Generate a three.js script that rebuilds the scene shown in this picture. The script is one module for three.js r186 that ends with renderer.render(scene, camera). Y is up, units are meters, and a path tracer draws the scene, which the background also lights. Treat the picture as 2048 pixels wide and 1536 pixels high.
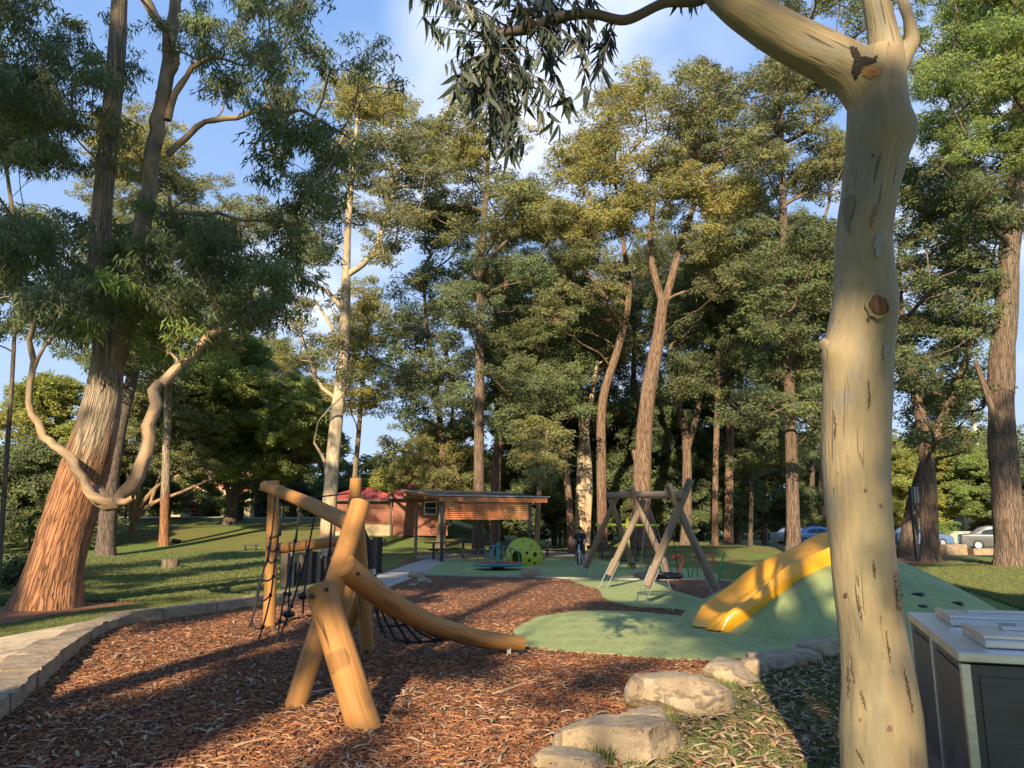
import * as THREE from 'three';
import { ImprovedNoise } from 'three/addons/math/ImprovedNoise.js';
import { mergeGeometries, mergeVertices, toCreasedNormals } from 'three/addons/utils/BufferGeometryUtils.js';
import { RoundedBoxGeometry } from 'three/addons/geometries/RoundedBoxGeometry.js';
import { MarchingCubes } from 'three/addons/objects/MarchingCubes.js';
import { Brush, Evaluator, SUBTRACTION } from 'three-bvh-csg';

// ------------------------------------------------------------------ camera, sky, sun, exposure
const scene = new THREE.Scene();
const EYE = 1.6, FOC = 1500, TILT = Math.atan(282 / 1500);
const camera = new THREE.PerspectiveCamera(2 * Math.atan(768 / FOC) * 180 / Math.PI, 4 / 3, 0.05, 1500);
camera.position.set(0, EYE, 0);
camera.rotation.set(TILT, 0, 0);
scene.add(camera);
const renderer = new THREE.WebGLRenderer({ antialias: true });
renderer.toneMapping = THREE.LinearToneMapping;
renderer.toneMappingExposure = 2.1;
renderer.shadowMap.enabled = true;
const SUN_AZ = 12 * Math.PI / 180, SUN_EL = 26 * Math.PI / 180;
const SUN = new THREE.Vector3(-Math.sin(SUN_AZ) * Math.cos(SUN_EL), Math.sin(SUN_EL), Math.cos(SUN_AZ) * Math.cos(SUN_EL));
const sun = new THREE.DirectionalLight(new THREE.Color().setRGB(1, 0.80, 0.54), 5.0);
sun.position.copy(SUN).multiplyScalar(120);
sun.castShadow = true;
sun.shadow.mapSize.set(4096, 4096);
Object.assign(sun.shadow.camera, { left: -70, right: 70, top: 70, bottom: -70, near: 1, far: 320 });
scene.add(sun, sun.target);

// ------------------------------------------------------------------ helpers
function rngOf(seed) { let a = seed >>> 0; return () => { a = (a + 0x6D2B79F5) | 0; let t = Math.imul(a ^ (a >>> 15), 1 | a); t = (t + Math.imul(t ^ (t >>> 7), 61 | t)) ^ t; return ((t ^ (t >>> 14)) >>> 0) / 4294967296; }; }
const rnd = rngOf(20240611);
const rr = (a, b, r = rnd) => a + (b - a) * r();
const V = (x, y, z) => new THREE.Vector3(x, y, z);
const clamp = (x, a = 0, b = 1) => Math.min(b, Math.max(a, x));
const sstep = (a, b, x) => { const t = clamp((x - a) / (b - a)); return t * t * (3 - 2 * t); };
const lerp = (a, b, t) => a + (b - a) * t;
const perlin = new ImprovedNoise();
const n3 = (x, y, z) => perlin.noise(x, y, z);
const fbm3 = (x, y, z, o = 4) => { let s = 0, a = 0.5; for (let i = 0; i < o; i++) { s += a * n3(x, y, z); x *= 2.03; y *= 2.03; z *= 2.03; a *= 0.5; } return s; };
// tileable 2d value noise on a lattice of period p
const LAT = new Float32Array(65536); { const r = rngOf(77); for (let i = 0; i < 65536; i++) LAT[i] = r(); }
function tnoise(x, y, px, py, seed = 0) {
  const xi = Math.floor(x), yi = Math.floor(y), fx = x - xi, fy = y - yi, u = fx * fx * (3 - 2 * fx), v = fy * fy * (3 - 2 * fy);
  const h = (i, j) => LAT[((((i % px) + px) % px) * 374 + (((j % py) + py) % py) * 6689 + seed * 977) & 65535];
  return (h(xi, yi) * (1 - u) + h(xi + 1, yi) * u) * (1 - v) + (h(xi, yi + 1) * (1 - u) + h(xi + 1, yi + 1) * u) * v;
}
function tfbm(u, v, fx, fy, o = 4, seed = 0) { let s = 0, a = 0.5, n = 0; for (let i = 0; i < o; i++) { s += a * tnoise(u * fx, v * fy, fx, fy, seed + i * 13); n += a; fx *= 2; fy *= 2; a *= 0.55; } return s / n; }

// the sky: clear late afternoon air with thin cloud
{
  const w = 1024, h = 512, data = new Float32Array(w * h * 4);
  for (let j = 0; j < h; j++) for (let i = 0; i < w; i++) {
    const el = ((j + 0.5) / h - 0.5) * Math.PI, az = (i + 0.5) / w * Math.PI * 2;
    const y = Math.sin(el), t = Math.pow(clamp(1 - Math.max(0, y)), 1.7);
    let r = lerp(0.076, 0.33, t), g = lerp(0.182, 0.42, t), b = lerp(0.42, 0.54, t);
    if (y > 0) {
      const k = 1.6 / (y + 0.25), cx = Math.cos(az) * k, cz = Math.sin(az) * k;
      const c = sstep(0.02, 0.42, fbm3(cx * 0.9 + 3.1, 2.7, cz * 0.9 - 1.4, 5) - 0.02) * 0.8;
      r = lerp(r, 0.55, c); g = lerp(g, 0.58, c); b = lerp(b, 0.65, c);
    } else { r = 0.30; g = 0.33; b = 0.33; }
    const o = (j * w + i) * 4; data[o] = r; data[o + 1] = g; data[o + 2] = b; data[o + 3] = 1;
  }
  const sky = new THREE.DataTexture(data, w, h, THREE.RGBAFormat, THREE.FloatType);
  sky.mapping = THREE.EquirectangularReflectionMapping; sky.magFilter = THREE.LinearFilter; sky.needsUpdate = true;
  scene.background = sky; scene.environment = sky;
}

// picture position (in the photograph's 2048 x 1536) at a forward distance -> point; and -> point on the ground
const SI = Math.sin(TILT), CO = Math.cos(TILT);
function ray(u, v) { const x = (u - 1024) / FOC, y = -(v - 768) / FOC; return V(x, y * CO + SI, -(CO - y * SI)); }
function at(u, v, d) { const r = ray(u, v); return V(0, EYE, 0).addScaledVector(r, d / -r.z); }
const MOUND = { x: 5.72, z: -13.1, r: 3.05, h: 1.2 };
function moundH(x, z) { const r = Math.hypot((x - MOUND.x) / (x < MOUND.x ? 0.92 : 0.76), z - MOUND.z) / MOUND.r; if (r >= 1) return 0; return MOUND.h * (1 - Math.pow(r, 1.5)); }
function ground(x, z) {
  const d = -z;
  let h = 2.3 * sstep(40, 68, d) * sstep(3, -9, x);
  h += 0.45 * sstep(25, 45, d) * sstep(3, 7, x) * sstep(19, 13, x);
  const wob = sstep(28, 40, d) + sstep(-11, -16, x) * sstep(8, 16, d);
  h += 0.10 * wob * n3(x * 0.11, 3.3, z * 0.11);
  return h;
}
function G(u, v) {
  const r = ray(u, v); let lo = 3, hi = 160;
  for (let i = 0; i < 400; i++) { const d = 3 * Math.pow(160 / 3, i / 400), p = V(0, EYE, 0).addScaledVector(r, d / -r.z); if (p.y < ground(p.x, p.z)) { hi = d; break; } lo = d; }
  for (let i = 0; i < 24; i++) { const m = (lo + hi) / 2, p = V(0, EYE, 0).addScaledVector(r, m / -r.z); if (p.y < ground(p.x, p.z)) hi = m; else lo = m; }
  const p = V(0, EYE, 0).addScaledVector(r, hi / -r.z); p.y = ground(p.x, p.z); return p;
}
function pix(p) { const x = p.x, y = (p.y - EYE), z = -p.z, f = z * CO + y * SI, up = y * CO - z * SI; return [1024 + FOC * x / f, 768 - FOC * up / f]; }
function inPoly(x, y, poly) { let c = false; for (let i = 0, j = poly.length - 1; i < poly.length; j = i++) { const [a, b] = poly[i], [p, q] = poly[j]; if ((b > y) !== (q > y) && x < (p - a) * (y - b) / (q - b) + a) c = !c; } return c; }

// naming and tagging
const taken = {};
function numbered(n) { const k = taken[n] = (taken[n] ?? -1) + 1; return k ? `${n}_${String(k).padStart(3, '0')}` : n; }
function shade(o) { o.castShadow = true; o.receiveShadow = true; return o; }
function mesh(name, geo, mat, parent, kind) {
  if (Array.isArray(geo)) geo = merge(geo);
  const m = shade(new THREE.Mesh(geo, mat));
  m.name = parent ? name : numbered(name); (parent || scene).add(m);
  if (kind) m.userData.kind = kind;
  return m;
}
function tag(o, label, category, group) { Object.assign(o.userData, { label, category }); if (group) o.userData.group = group; return o; }
function thing(name, label, category, pos, turn = 0, group) { const o = new THREE.Group(); o.name = numbered(name); scene.add(o); if (pos) o.position.copy(pos); o.rotation.y = turn; return tag(o, label, category, group); }
function struct(name, geo, mat) { const m = mesh(name, geo, mat); m.userData.kind = 'structure'; return m; }
function merge(list) {
  const hasColor = list.every(g => g.attributes.color);
  list = list.map(g => { const q = g.index ? g.toNonIndexed() : g.clone(); for (const k of Object.keys(q.attributes)) if (!['position', 'normal', 'uv'].includes(k) && !(k === 'color' && hasColor)) q.deleteAttribute(k); if (!q.attributes.uv) q.setAttribute('uv', new THREE.BufferAttribute(new Float32Array(q.attributes.position.count * 2), 2)); return q; });
  return list.length === 1 ? list[0] : mergeGeometries(list, false);
}
function stuffCopies(name, geo, mat, mats, cols, parent) {
  const m = new THREE.InstancedMesh(geo, mat, mats.length);
  mats.forEach((x, i) => { m.setMatrixAt(i, x); if (cols) m.setColorAt(i, cols[i]); });
  m.name = parent ? name : numbered(name); m.userData.kind = 'stuff'; shade(m); (parent || scene).add(m); return m;
}
const M4 = new THREE.Matrix4(), Q4 = new THREE.Quaternion(), E4 = new THREE.Euler();
function pose(p, rx, ry, rz, sx, sy = sx, sz = sx) { return new THREE.Matrix4().compose(p, new THREE.Quaternion().setFromEuler(new THREE.Euler(rx, ry, rz, 'YXZ')), V(sx, sy, sz)); }

// geometry helpers
function spline(pts, rad, step) {
  const c = new THREE.CatmullRomCurve3(pts, false, 'centripetal'), L = c.getLength(), n = Math.max(2, Math.ceil(L / step));
  const P = [], R = [], k = pts.length - 1;
  for (let i = 0; i <= n; i++) { const t = i / n; P.push(c.getPoint(t)); const f = t * k, a = Math.min(k - 1, Math.floor(f)); const q = f - a; R.push(lerp(rad[a], rad[a + 1], q)); }
  return { P, R };
}
// a tube with uv in metres; opt: rough (radius noise), freq, cap, color(point, t, angle, h) -> [r,g,b], bumpFn(angle,h,point) -> radius offset
function tube(P, R, seg = 8, opt = {}) {
  const n = P.length, pos = [], nor = [], uv = [], col = opt.color ? [] : null, idx = [];
  const T = P.map((p, i) => V().subVectors(P[Math.min(n - 1, i + 1)], P[Math.max(0, i - 1)]).normalize());
  function VV() { } let N = Math.abs(T[0].y) > 0.9 ? V(1, 0, 0) : V(0, 1, 0); N = N.clone().addScaledVector(T[0], -N.dot(T[0])).normalize();
  let h = 0; const off = opt.seed ?? rnd() * 100;
  const circ = opt.circ ?? Math.max(0.25, Math.round(2 * Math.PI * R[0] / 0.25) * 0.25);
  for (let i = 0; i < n; i++) {
    if (i) h += P[i].distanceTo(P[i - 1]);
    N = N.clone().addScaledVector(T[i], -N.dot(T[i])).normalize(); const B = V().crossVectors(T[i], N);
    for (let k = 0; k <= seg; k++) {
      const a = (k % seg) / seg * Math.PI * 2, c = Math.cos(a), s = Math.sin(a);
      const dir = V().addScaledVector(N, c).addScaledVector(B, s);
      let r = R[i];
      if (opt.rough) r *= 1 + opt.rough * fbm3(dir.x * (opt.freq ?? 1.5) + off, dir.y * (opt.freq ?? 1.5) + h * (opt.hfreq ?? 1.2), dir.z * (opt.freq ?? 1.5), 3) * 2;
      if (opt.bumpFn) r += opt.bumpFn(a, h, P[i], dir);
      const p = P[i].clone().addScaledVector(dir, r);
      pos.push(p.x, p.y, p.z); nor.push(dir.x, dir.y, dir.z); uv.push(k / seg * circ, h);
      if (col) col.push(...opt.color(p, i / (n - 1), a, h));
    }
  }
  for (let i = 0; i < n - 1; i++) for (let k = 0; k < seg; k++) { const a = i * (seg + 1) + k, b = a + seg + 1; idx.push(a, a + 1, b, a + 1, b + 1, b); }
  if (opt.cap) for (const e of [0, n - 1]) {
    const base = pos.length / 3, t = T[e].clone().multiplyScalar(e ? 1 : -1), ch = opt.chamfer ?? Math.min(0.02, R[e] * 0.2);
    for (const [f, push] of [[1, 0], [1 - ch / R[e], ch], [0, ch]]) for (let k = 0; k <= seg; k++) {
      const o = (e * (seg + 1) + k) * 3, c = P[e], q = V(pos[o] - c.x, pos[o + 1] - c.y, pos[o + 2] - c.z).multiplyScalar(f).add(c).addScaledVector(t, push);
      pos.push(q.x, q.y, q.z); const nn = f === 1 ? V(nor[o], nor[o + 1], nor[o + 2]).add(t).normalize() : t; nor.push(nn.x, nn.y, nn.z);
      uv.push((q.x - c.x) * 0.7 + (q.z - c.z) * 0.7 + 3, (q.y - c.y) + 5); if (col) col.push(...(opt.capColor ?? [col[o], col[o + 1], col[o + 2]]));
    }
    for (let ring = 0; ring < 2; ring++) for (let k = 0; k < seg; k++) { const a = base + ring * (seg + 1) + k, b = a + seg + 1; if (e) idx.push(a, a + 1, b, a + 1, b + 1, b); else idx.push(a, b, a + 1, a + 1, b, b + 1); }
  }
  const g = new THREE.BufferGeometry();
  g.setAttribute('position', new THREE.Float32BufferAttribute(pos, 3)); g.setAttribute('normal', new THREE.Float32BufferAttribute(nor, 3)); g.setAttribute('uv', new THREE.Float32BufferAttribute(uv, 2));
  if (col) g.setAttribute('color', new THREE.Float32BufferAttribute(col, 3));
  g.setIndex(idx);
  if (opt.rough || opt.bumpFn) { // normals from the displaced shape, seam welded
    const before = g.attributes.normal.array.slice(); g.computeVertexNormals(); const a = g.attributes.normal;
    for (let i = 0; i < n; i++) { const p = i * (seg + 1), q = p + seg; const m = V(a.getX(p) + a.getX(q), a.getY(p) + a.getY(q), a.getZ(p) + a.getZ(q)).normalize(); a.setXYZ(p, m.x, m.y, m.z); a.setXYZ(q, m.x, m.y, m.z); }
    for (let i = n * (seg + 1); i < a.count; i++) a.setXYZ(i, before[i * 3], before[i * 3 + 1], before[i * 3 + 2]);
  }
  return g;
}
function rod(a, b, r, seg = 10, opt = {}) { return tube([a, b], [r, opt.r2 ?? r], seg, { cap: true, circ: 0.5, ...opt }); }
function curveTube(pts, r, seg = 8, step = 0.1, opt = {}) { const rad = Array.isArray(r) ? r : pts.map(() => r); const s = spline(pts, rad, step); return tube(s.P, s.R, seg, { cap: true, ...opt }); }
function box(w, h, d, x = 0, y = 0, z = 0, r = 0) { const g = r ? new RoundedBoxGeometry(w, h, d, 2, r) : new THREE.BoxGeometry(w, h, d); boxUV(g); g.translate(x, y, z); return g; }
function boxUV(g) {
  const p = g.attributes.position, n = g.attributes.normal, uv = new Float32Array(p.count * 2);
  for (let i = 0; i < p.count; i++) { const ax = Math.abs(n.getX(i)), ay = Math.abs(n.getY(i)), az = Math.abs(n.getZ(i)); const [a, b] = ay >= ax && ay >= az ? [p.getX(i), p.getZ(i)] : ax >= az ? [p.getZ(i), p.getY(i)] : [p.getX(i), p.getY(i)]; uv[2 * i] = a; uv[2 * i + 1] = b; }
  g.setAttribute('uv', new THREE.BufferAttribute(uv, 2)); return g;
}
function turned(g, m) { g.applyMatrix4(m); return g; }

// ------------------------------------------------------------------ textures
function tex(data, w, h, srgb, rep) {
  const t = new THREE.DataTexture(data, w, h, THREE.RGBAFormat, THREE.UnsignedByteType);
  t.wrapS = t.wrapT = THREE.RepeatWrapping; t.magFilter = THREE.LinearFilter; t.minFilter = THREE.LinearMipmapLinearFilter; t.generateMipmaps = true;
  if (srgb) t.colorSpace = THREE.SRGBColorSpace; if (rep) t.repeat.set(...rep); t.needsUpdate = true; return t;
}
const b255 = x => Math.round(clamp(x) * 255);
const toS = c => c <= 0.0031308 ? 12.92 * c : 1.055 * Math.pow(c, 1 / 2.4) - 0.055;
// fn(u, v) -> { c: [r,g,b] linear, h: height 0..1 }
function bake(w, h, rep, fn) {
  const a = new Uint8Array(w * h * 4), b = new Uint8Array(w * h * 4);
  for (let j = 0; j < h; j++) for (let i = 0; i < w; i++) { const q = fn((i + 0.5) / w, (j + 0.5) / h), o = (j * w + i) * 4; for (let k = 0; k < 3; k++) { a[o + k] = b255(toS(q.c[k])); b[o + k] = b255(q.h); } a[o + 3] = b[o + 3] = 255; }
  return { map: tex(a, w, h, true, rep), bump: tex(b, w, h, false, rep) };
}
// canvas painter: draw(ctx, w, h) on colour and height canvases with wrap-round strokes
function paint(w, h, rep, draw) {
  const mk = () => { const c = document.createElement('canvas'); c.width = w; c.height = h; return c; };
  const A = mk(), B = mk(), ca = A.getContext('2d'), cb = B.getContext('2d'); draw(ca, cb, w, h);
  const f = (c, s) => { const t = new THREE.CanvasTexture(c); t.wrapS = t.wrapT = THREE.RepeatWrapping; if (s) t.colorSpace = THREE.SRGBColorSpace; t.repeat.set(...rep); return t; };
  return { map: f(A, true), bump: f(B, false) };
}
const css = (r, g, b) => `rgb(${b255(toS(r))},${b255(toS(g))},${b255(toS(b))})`;
const std = o => new THREE.MeshStandardMaterial(o);
const lin = (r, g, b) => new THREE.Color().setRGB(r, g, b);

// ------------------------------------------------------------------ materials
const TX = {};
TX.lawn = bake(1024, 1024, [1 / 3.1, 1 / 3.1], (u, v) => {
  const f = tfbm(u, v, 90, 90, 3, 1), m = tfbm(u, v, 14, 14, 3, 5), s = tnoise(u * 420, v * 420, 420, 420, 9), dry = sstep(0.52, 0.7, tfbm(u, v, 34, 34, 3, 21));
  const k = 0.55 + 0.9 * f * (0.5 + s); const c = [0.115 + 0.05 * m, 0.180 + 0.045 * m, 0.036];
  const d = [0.21, 0.145, 0.07]; return { c: c.map((x, i) => lerp(x, d[i], dry * 0.55) * k), h: 0.3 * f + 0.7 * s };
});
TX.concrete = bake(512, 512, [1 / 1.7, 1 / 1.7], (u, v) => {
  const f = tfbm(u, v, 8, 8, 5, 31), s = tnoise(u * 250, v * 250, 250, 250, 3), k = 0.74 + 0.4 * (f - 0.5) + 0.18 * (s - 0.5);
  return { c: [0.50 * k, 0.46 * k, 0.39 * k], h: 0.5 * f + 0.5 * s };
});
TX.sandstone = bake(512, 512, [1 / 0.9, 1 / 0.9], (u, v) => {
  const f = tfbm(u, v, 5, 9, 5, 41), s = tnoise(u * 200, v * 200, 200, 200, 4), w = tfbm(u, v, 3, 16, 3, 45), pit = sstep(0.62, 0.74, tfbm(u, v, 26, 26, 2, 49));
  const k = 0.7 + 0.55 * (f - 0.5) + 0.22 * (s - 0.5) - 0.10 * pit; return { c: [lerp(0.50, 0.62, w) * k, lerp(0.41, 0.45, w) * k, lerp(0.30, 0.26, w) * k], h: 0.55 * f + 0.25 * s - 0.35 * pit + 0.3 };
});
TX.rubber = bake(512, 512, [1 / 0.8, 1 / 0.8], (u, v) => {
  const s = tnoise(u * 180, v * 180, 180, 180, 6), q = tnoise(u * 120, v * 120, 120, 120, 11), f = tfbm(u, v, 4, 4, 4, 51), k = 1.0 + 0.36 * (s - 0.5) + 0.34 * (q - 0.5) + 0.4 * (f - 0.5);
  return { c: [0.262 * k, 0.315 * k, 0.118 * k], h: s };
});
function barkTex(seed, rough) {
  return bake(512, 1024, [1, 1 / 2.2], (u, v) => {
    const w = u + 0.02 * tfbm(u, v, 6, 8, 3, seed + 3);
    if (rough) { const st = tfbm(w, v, 26, 7, 4, seed), cr = Math.abs(tfbm(w, v, 16, 4, 3, seed + 9) - 0.5) * 2, fur = sstep(0.0, 0.22, cr); const k = (0.35 + 0.8 * st) * (0.45 + 0.55 * fur); return { c: [k, k * 0.97, k * 0.94], h: 0.55 * fur + 0.45 * st }; }
    const p = sstep(0.42, 0.6, tfbm(w, v, 4, 5, 4, seed)), q = tfbm(w, v, 30, 12, 3, seed + 5), k = lerp(0.72, 1.0, p) * (0.85 + 0.3 * q); return { c: [k * lerp(0.96, 1, p), k, k * lerp(1.05, 0.97, p)], h: 0.5 * p + 0.3 * q };
  });
}
TX.barkR = barkTex(61, true); TX.barkS = barkTex(71, false);
TX.wood = bake(512, 1024, [1, 1 / 1.4], (u, v) => {
  const w = u + 0.03 * (tfbm(u, v, 3, 4, 3, 81) - 0.5), g = tfbm(w, v, 36, 4, 3, 83), l = tfbm(w, v, 10, 2, 3, 85), s = tnoise(u * 260, v * 60, 260, 60, 2);
  const crack = sstep(0.035, 0.0, Math.abs(tfbm(w, v, 7, 1, 2, 91) - 0.5)) * sstep(0.5, 0.62, tfbm(u, v, 4, 3, 2, 95));
  const kn = sstep(0.80, 0.86, tnoise(u * 5 + 0.4, v * 4, 5, 4, 17)) * 0.35;
  const k = (0.62 + 0.42 * g + 0.2 * l + 0.1 * (s - 0.5)) * (1 - 0.75 * crack) * (1 - kn); return { c: [k, k * (0.96 + 0.05 * l), k * (0.9 + 0.12 * l)], h: 0.7 * g - 0.7 * crack + 0.3 };
});
// mulch: overlapping shreds of bark with pale dry leaves, drawn as what it is made of
TX.mulch = paint(1024, 1024, [1 / 2.2, 1 / 2.2], (a, b, w, h) => {
  const r = rngOf(5); a.fillStyle = css(0.10, 0.040, 0.018); a.fillRect(0, 0, w, h); b.fillStyle = '#303030'; b.fillRect(0, 0, w, h);
  for (let i = 0; i < 15000; i++) {
    const x = r() * w, y = r() * h, t = r() * Math.PI, pale = r() < 0.13, L = (pale ? 10 + 16 * r() : 6 + 22 * r()), W = pale ? 2.5 + 4 * r() : 1 + 3.6 * r(), k = 0.5 + 0.9 * r(), z = 60 + 150 * (i / 15000) + 30 * r();
    const c = pale ? [0.38 * k, 0.25 * k, 0.145 * k] : r() < 0.3 ? [0.33 * k, 0.155 * k, 0.062 * k] : [0.235 * k, 0.085 * k, 0.032 * k];
    for (const dx of [-w, 0, w]) for (const dy of [-h, 0, h]) {
      const X = x + dx, Y = y + dy; if (X < -30 || X > w + 30 || Y < -30 || Y > h + 30) continue;
      for (const [q, f] of [[a, css(...c)], [b, `rgb(${z | 0},${z | 0},${z | 0})`]]) { q.save(); q.translate(X, Y); q.rotate(t); q.fillStyle = f; q.beginPath(); q.ellipse(0, 0, L / 2, W / 2, 0, 0, 7); q.fill(); q.restore(); }
    }
  }
});
const MAT = {
  lawn: std({ map: TX.lawn.map, bumpMap: TX.lawn.bump, bumpScale: 0.03, roughness: 0.95, vertexColors: true }),
  mulch: std({ map: TX.mulch.map, bumpMap: TX.mulch.bump, bumpScale: 0.02, roughness: 0.95 }),
  rubber: std({ map: TX.rubber.map, bumpMap: TX.rubber.bump, bumpScale: 0.003, roughness: 0.85 }),
  concrete: std({ map: TX.concrete.map, bumpMap: TX.concrete.bump, bumpScale: 0.003, roughness: 0.9 }),
  sandstone: std({ map: TX.sandstone.map, color: lin(0.84, 0.84, 0.82), bumpMap: TX.sandstone.bump, bumpScale: 0.02, roughness: 0.92 }),
  honey: std({ map: TX.wood.map, bumpMap: TX.wood.bump, bumpScale: 0.006, roughness: 0.72, color: lin(0.39, 0.188, 0.05) }),
  grey: std({ map: TX.wood.map, bumpMap: TX.wood.bump, bumpScale: 0.004, roughness: 0.75, color: lin(0.235, 0.18, 0.132) }),
  rope: std({ color: lin(0.014, 0.015, 0.018), roughness: 0.8 }),
  black: std({ color: lin(0.012, 0.013, 0.014), roughness: 0.5 }),
  darkPaint: std({ color: lin(0.022, 0.024, 0.026), roughness: 0.45 }),
  steel: std({ color: lin(0.55, 0.56, 0.56), metalness: 0.9, roughness: 0.38 }),
  galv: std({ color: lin(0.42, 0.45, 0.46), metalness: 0.5, roughness: 0.5 }),
};

// ------------------------------------------------------------------ the ground sheet
{
  const grow = (a, b, s0, k) => { const o = [a]; let s = s0; while (o[o.length - 1] < b) { o.push(o[o.length - 1] + s); s *= k; } return o; };
  const xs = [...grow(0, 700, 0.7, 1.025).slice(1).map(x => -x).reverse(), ...grow(0, 700, 0.7, 1.025)];
  const zs = [...grow(0, 700, 0.7, 1.02).slice(1).map(x => -x).reverse(), ...grow(0, 300, 0.9, 1.06)];
  const pos = [], uv = [], col = [], idx = [], W = xs.length;
  for (const z of zs) for (const x of xs) {
    pos.push(x, ground(x, z), z); uv.push(x, -z);
    // bare earth and leaf litter under the trees, greener grass in the open
    const n = fbm3(x * 0.16 + 5, 1.7, z * 0.16, 4), n2 = fbm3(x * 0.9, 7.1, z * 0.9, 3), far = sstep(30, 42, -z);
    const lit = clamp(sstep(-0.05, 0.28, n + 0.25 * n2 + 0.16 * far));
    const k = 1 + 0.35 * n2; col.push(lerp(0.92, 1.18, lit) * k, lerp(1.04, 0.88, lit) * k, lerp(0.9, 0.95, lit) * k);
  }
  for (let j = 0; j < zs.length - 1; j++) for (let i = 0; i < W - 1; i++) { const a = j * W + i, b = a + W; idx.push(a, b, a + 1, a + 1, b, b + 1); }
  const g = new THREE.BufferGeometry(); g.setAttribute('position', new THREE.Float32BufferAttribute(pos, 3)); g.setAttribute('uv', new THREE.Float32BufferAttribute(uv, 2)); g.setAttribute('color', new THREE.Float32BufferAttribute(col, 3)); g.setIndex(idx); g.computeVertexNormals();
  struct('lawn', g, MAT.lawn);
}
// a flat sheet with an outline given in picture positions on the ground; smooth rounds the outline; rag makes a ragged edge
function outline(px, smooth, rag = 0) {
  let pts = px.map(([u, v]) => { const p = G(u, v); return V(p.x, 0, p.z); });
  if (smooth) { const c = new THREE.CatmullRomCurve3(pts, true, 'centripetal'); pts = c.getSpacedPoints(Math.ceil(c.getLength() / (rag ? 0.12 : 0.3))); }
  return pts.map(p => rag ? V(p.x + rag * n3(p.x * 2.1, 1, p.z * 2.1) + rag * 0.5 * n3(p.x * 7, 4, p.z * 7), 0, p.z + rag * n3(p.x * 2.1, 9, p.z * 2.1) + rag * 0.5 * n3(p.x * 7, 14, p.z * 7)) : p);
}
function sheet(pts, top, thick) {
  const s = new THREE.Shape(pts.map(p => new THREE.Vector2(p.x, -p.z)));
  const g = new THREE.ExtrudeGeometry(s, { depth: thick, bevelEnabled: false, steps: 1 }); g.rotateX(-Math.PI / 2); g.translate(0, top - thick, 0); boxUV(g); return g;
}
const PX = {
  bed: [[-260, 1700], [-20, 1450], [80, 1358], [152, 1302], [232, 1256], [330, 1241], [450, 1223], [560, 1205], [700, 1178], [760, 1163], [838, 1151], [1060, 1156], [1200, 1160], [1330, 1161], [1420, 1161], [1500, 1169], [1565, 1186], [1640, 1240], [1700, 1290], [1600, 1318], [1500, 1346], [1420, 1372], [1330, 1430], [1270, 1490], [1200, 1560], [1150, 1700], [600, 2600]],
  padBack: [[846, 1149], [900, 1121], [960, 1114], [1080, 1113], [1200, 1114], [1300, 1119], [1380, 1132], [1425, 1146], [1420, 1159], [1330, 1159], [1060, 1154]],
  padSwing: [[1147, 1160], [1230, 1161], [1312, 1164], [1350, 1184], [1400, 1199], [1446, 1213], [1425, 1227], [1330, 1219], [1268, 1215], [1212, 1200], [1196, 1181]],
  padSlide: [[1028, 1268], [1050, 1248], [1090, 1234], [1165, 1225], [1250, 1225], [1400, 1236], [1500, 1215], [1640, 1200], [1800, 1190], [1900, 1205], [2060, 1262], [2110, 1300], [1900, 1318], [1700, 1296], [1600, 1306], [1500, 1318], [1400, 1323], [1300, 1319], [1200, 1311], [1110, 1304], [1045, 1291]],
  paving: [[-200, 1345], [-60, 1300], [0, 1286], [110, 1264], [240, 1241], [250, 1246], [170, 1282], [130, 1310], [60, 1358], [-20, 1440], [-150, 1560]],
  path: [[700, 1175], [760, 1151], [812, 1132], [850, 1119], [900, 1119], [872, 1134], [846, 1150], [800, 1167], [762, 1183]],
  slab: [[838, 1122], [832, 1116], [850, 1109], [990, 1105], [1120, 1106], [1185, 1113], [1080, 1115], [960, 1116], [905, 1122]],
};
const BED = outline(PX.bed, true, 0.05);
struct('mulch_bed', sheet(BED, 0.014, 0.05), MAT.mulch);
struct('rubber_surface', sheet(outline(PX.padBack, true), 0.034, 0.08), MAT.rubber);
struct('rubber_surface', sheet(outline(PX.padSwing, true, 0.03), 0.030, 0.08), MAT.rubber);
const PADC = outline(PX.padSlide, true, 0.05);
struct('rubber_surface', sheet(PADC, 0.030, 0.08), MAT.rubber);
const paveM = MAT.concrete.clone(); paveM.color = lin(1.4, 1.2, 0.88);
struct('paving', sheet(outline(PX.paving, true, 0.02), 0.075, 0.12), paveM);
struct('path', sheet(outline(PX.path, false), 0.042, 0.1), MAT.concrete);
struct('shelter_slab_pavement', sheet(outline(PX.slab, true), 0.038, 0.1), MAT.concrete);
{ // the slide mound
  const pos = [], uv = [], idx = [], NR = 46, NA = 96;
  for (let i = 0; i <= NR; i++) for (let k = 0; k <= NA; k++) { const r = i / NR * MOUND.r, a = k / NA * Math.PI * 2, x = MOUND.x + (Math.cos(a) < 0 ? 0.92 : 0.76) * r * Math.cos(a), z = MOUND.z + r * Math.sin(a); pos.push(x, moundH(x, z) + 0.035 - (i === NR ? 0.02 : 0) + 0.012 * n3(x * 1.3, 0, z * 1.3), z); uv.push(x, z); }
  for (let i = 0; i < NR; i++) for (let k = 0; k < NA; k++) { const a = i * (NA + 1) + k, b = a + NA + 1; idx.push(a, a + 1, b, a + 1, b + 1, b); }
  const g = new THREE.BufferGeometry(); g.setAttribute('position', new THREE.Float32BufferAttribute(pos, 3)); g.setAttribute('uv', new THREE.Float32BufferAttribute(uv, 2)); g.setIndex(idx); g.computeVertexNormals();
  struct('rubber_mound_ground', g, MAT.rubber);
}
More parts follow.
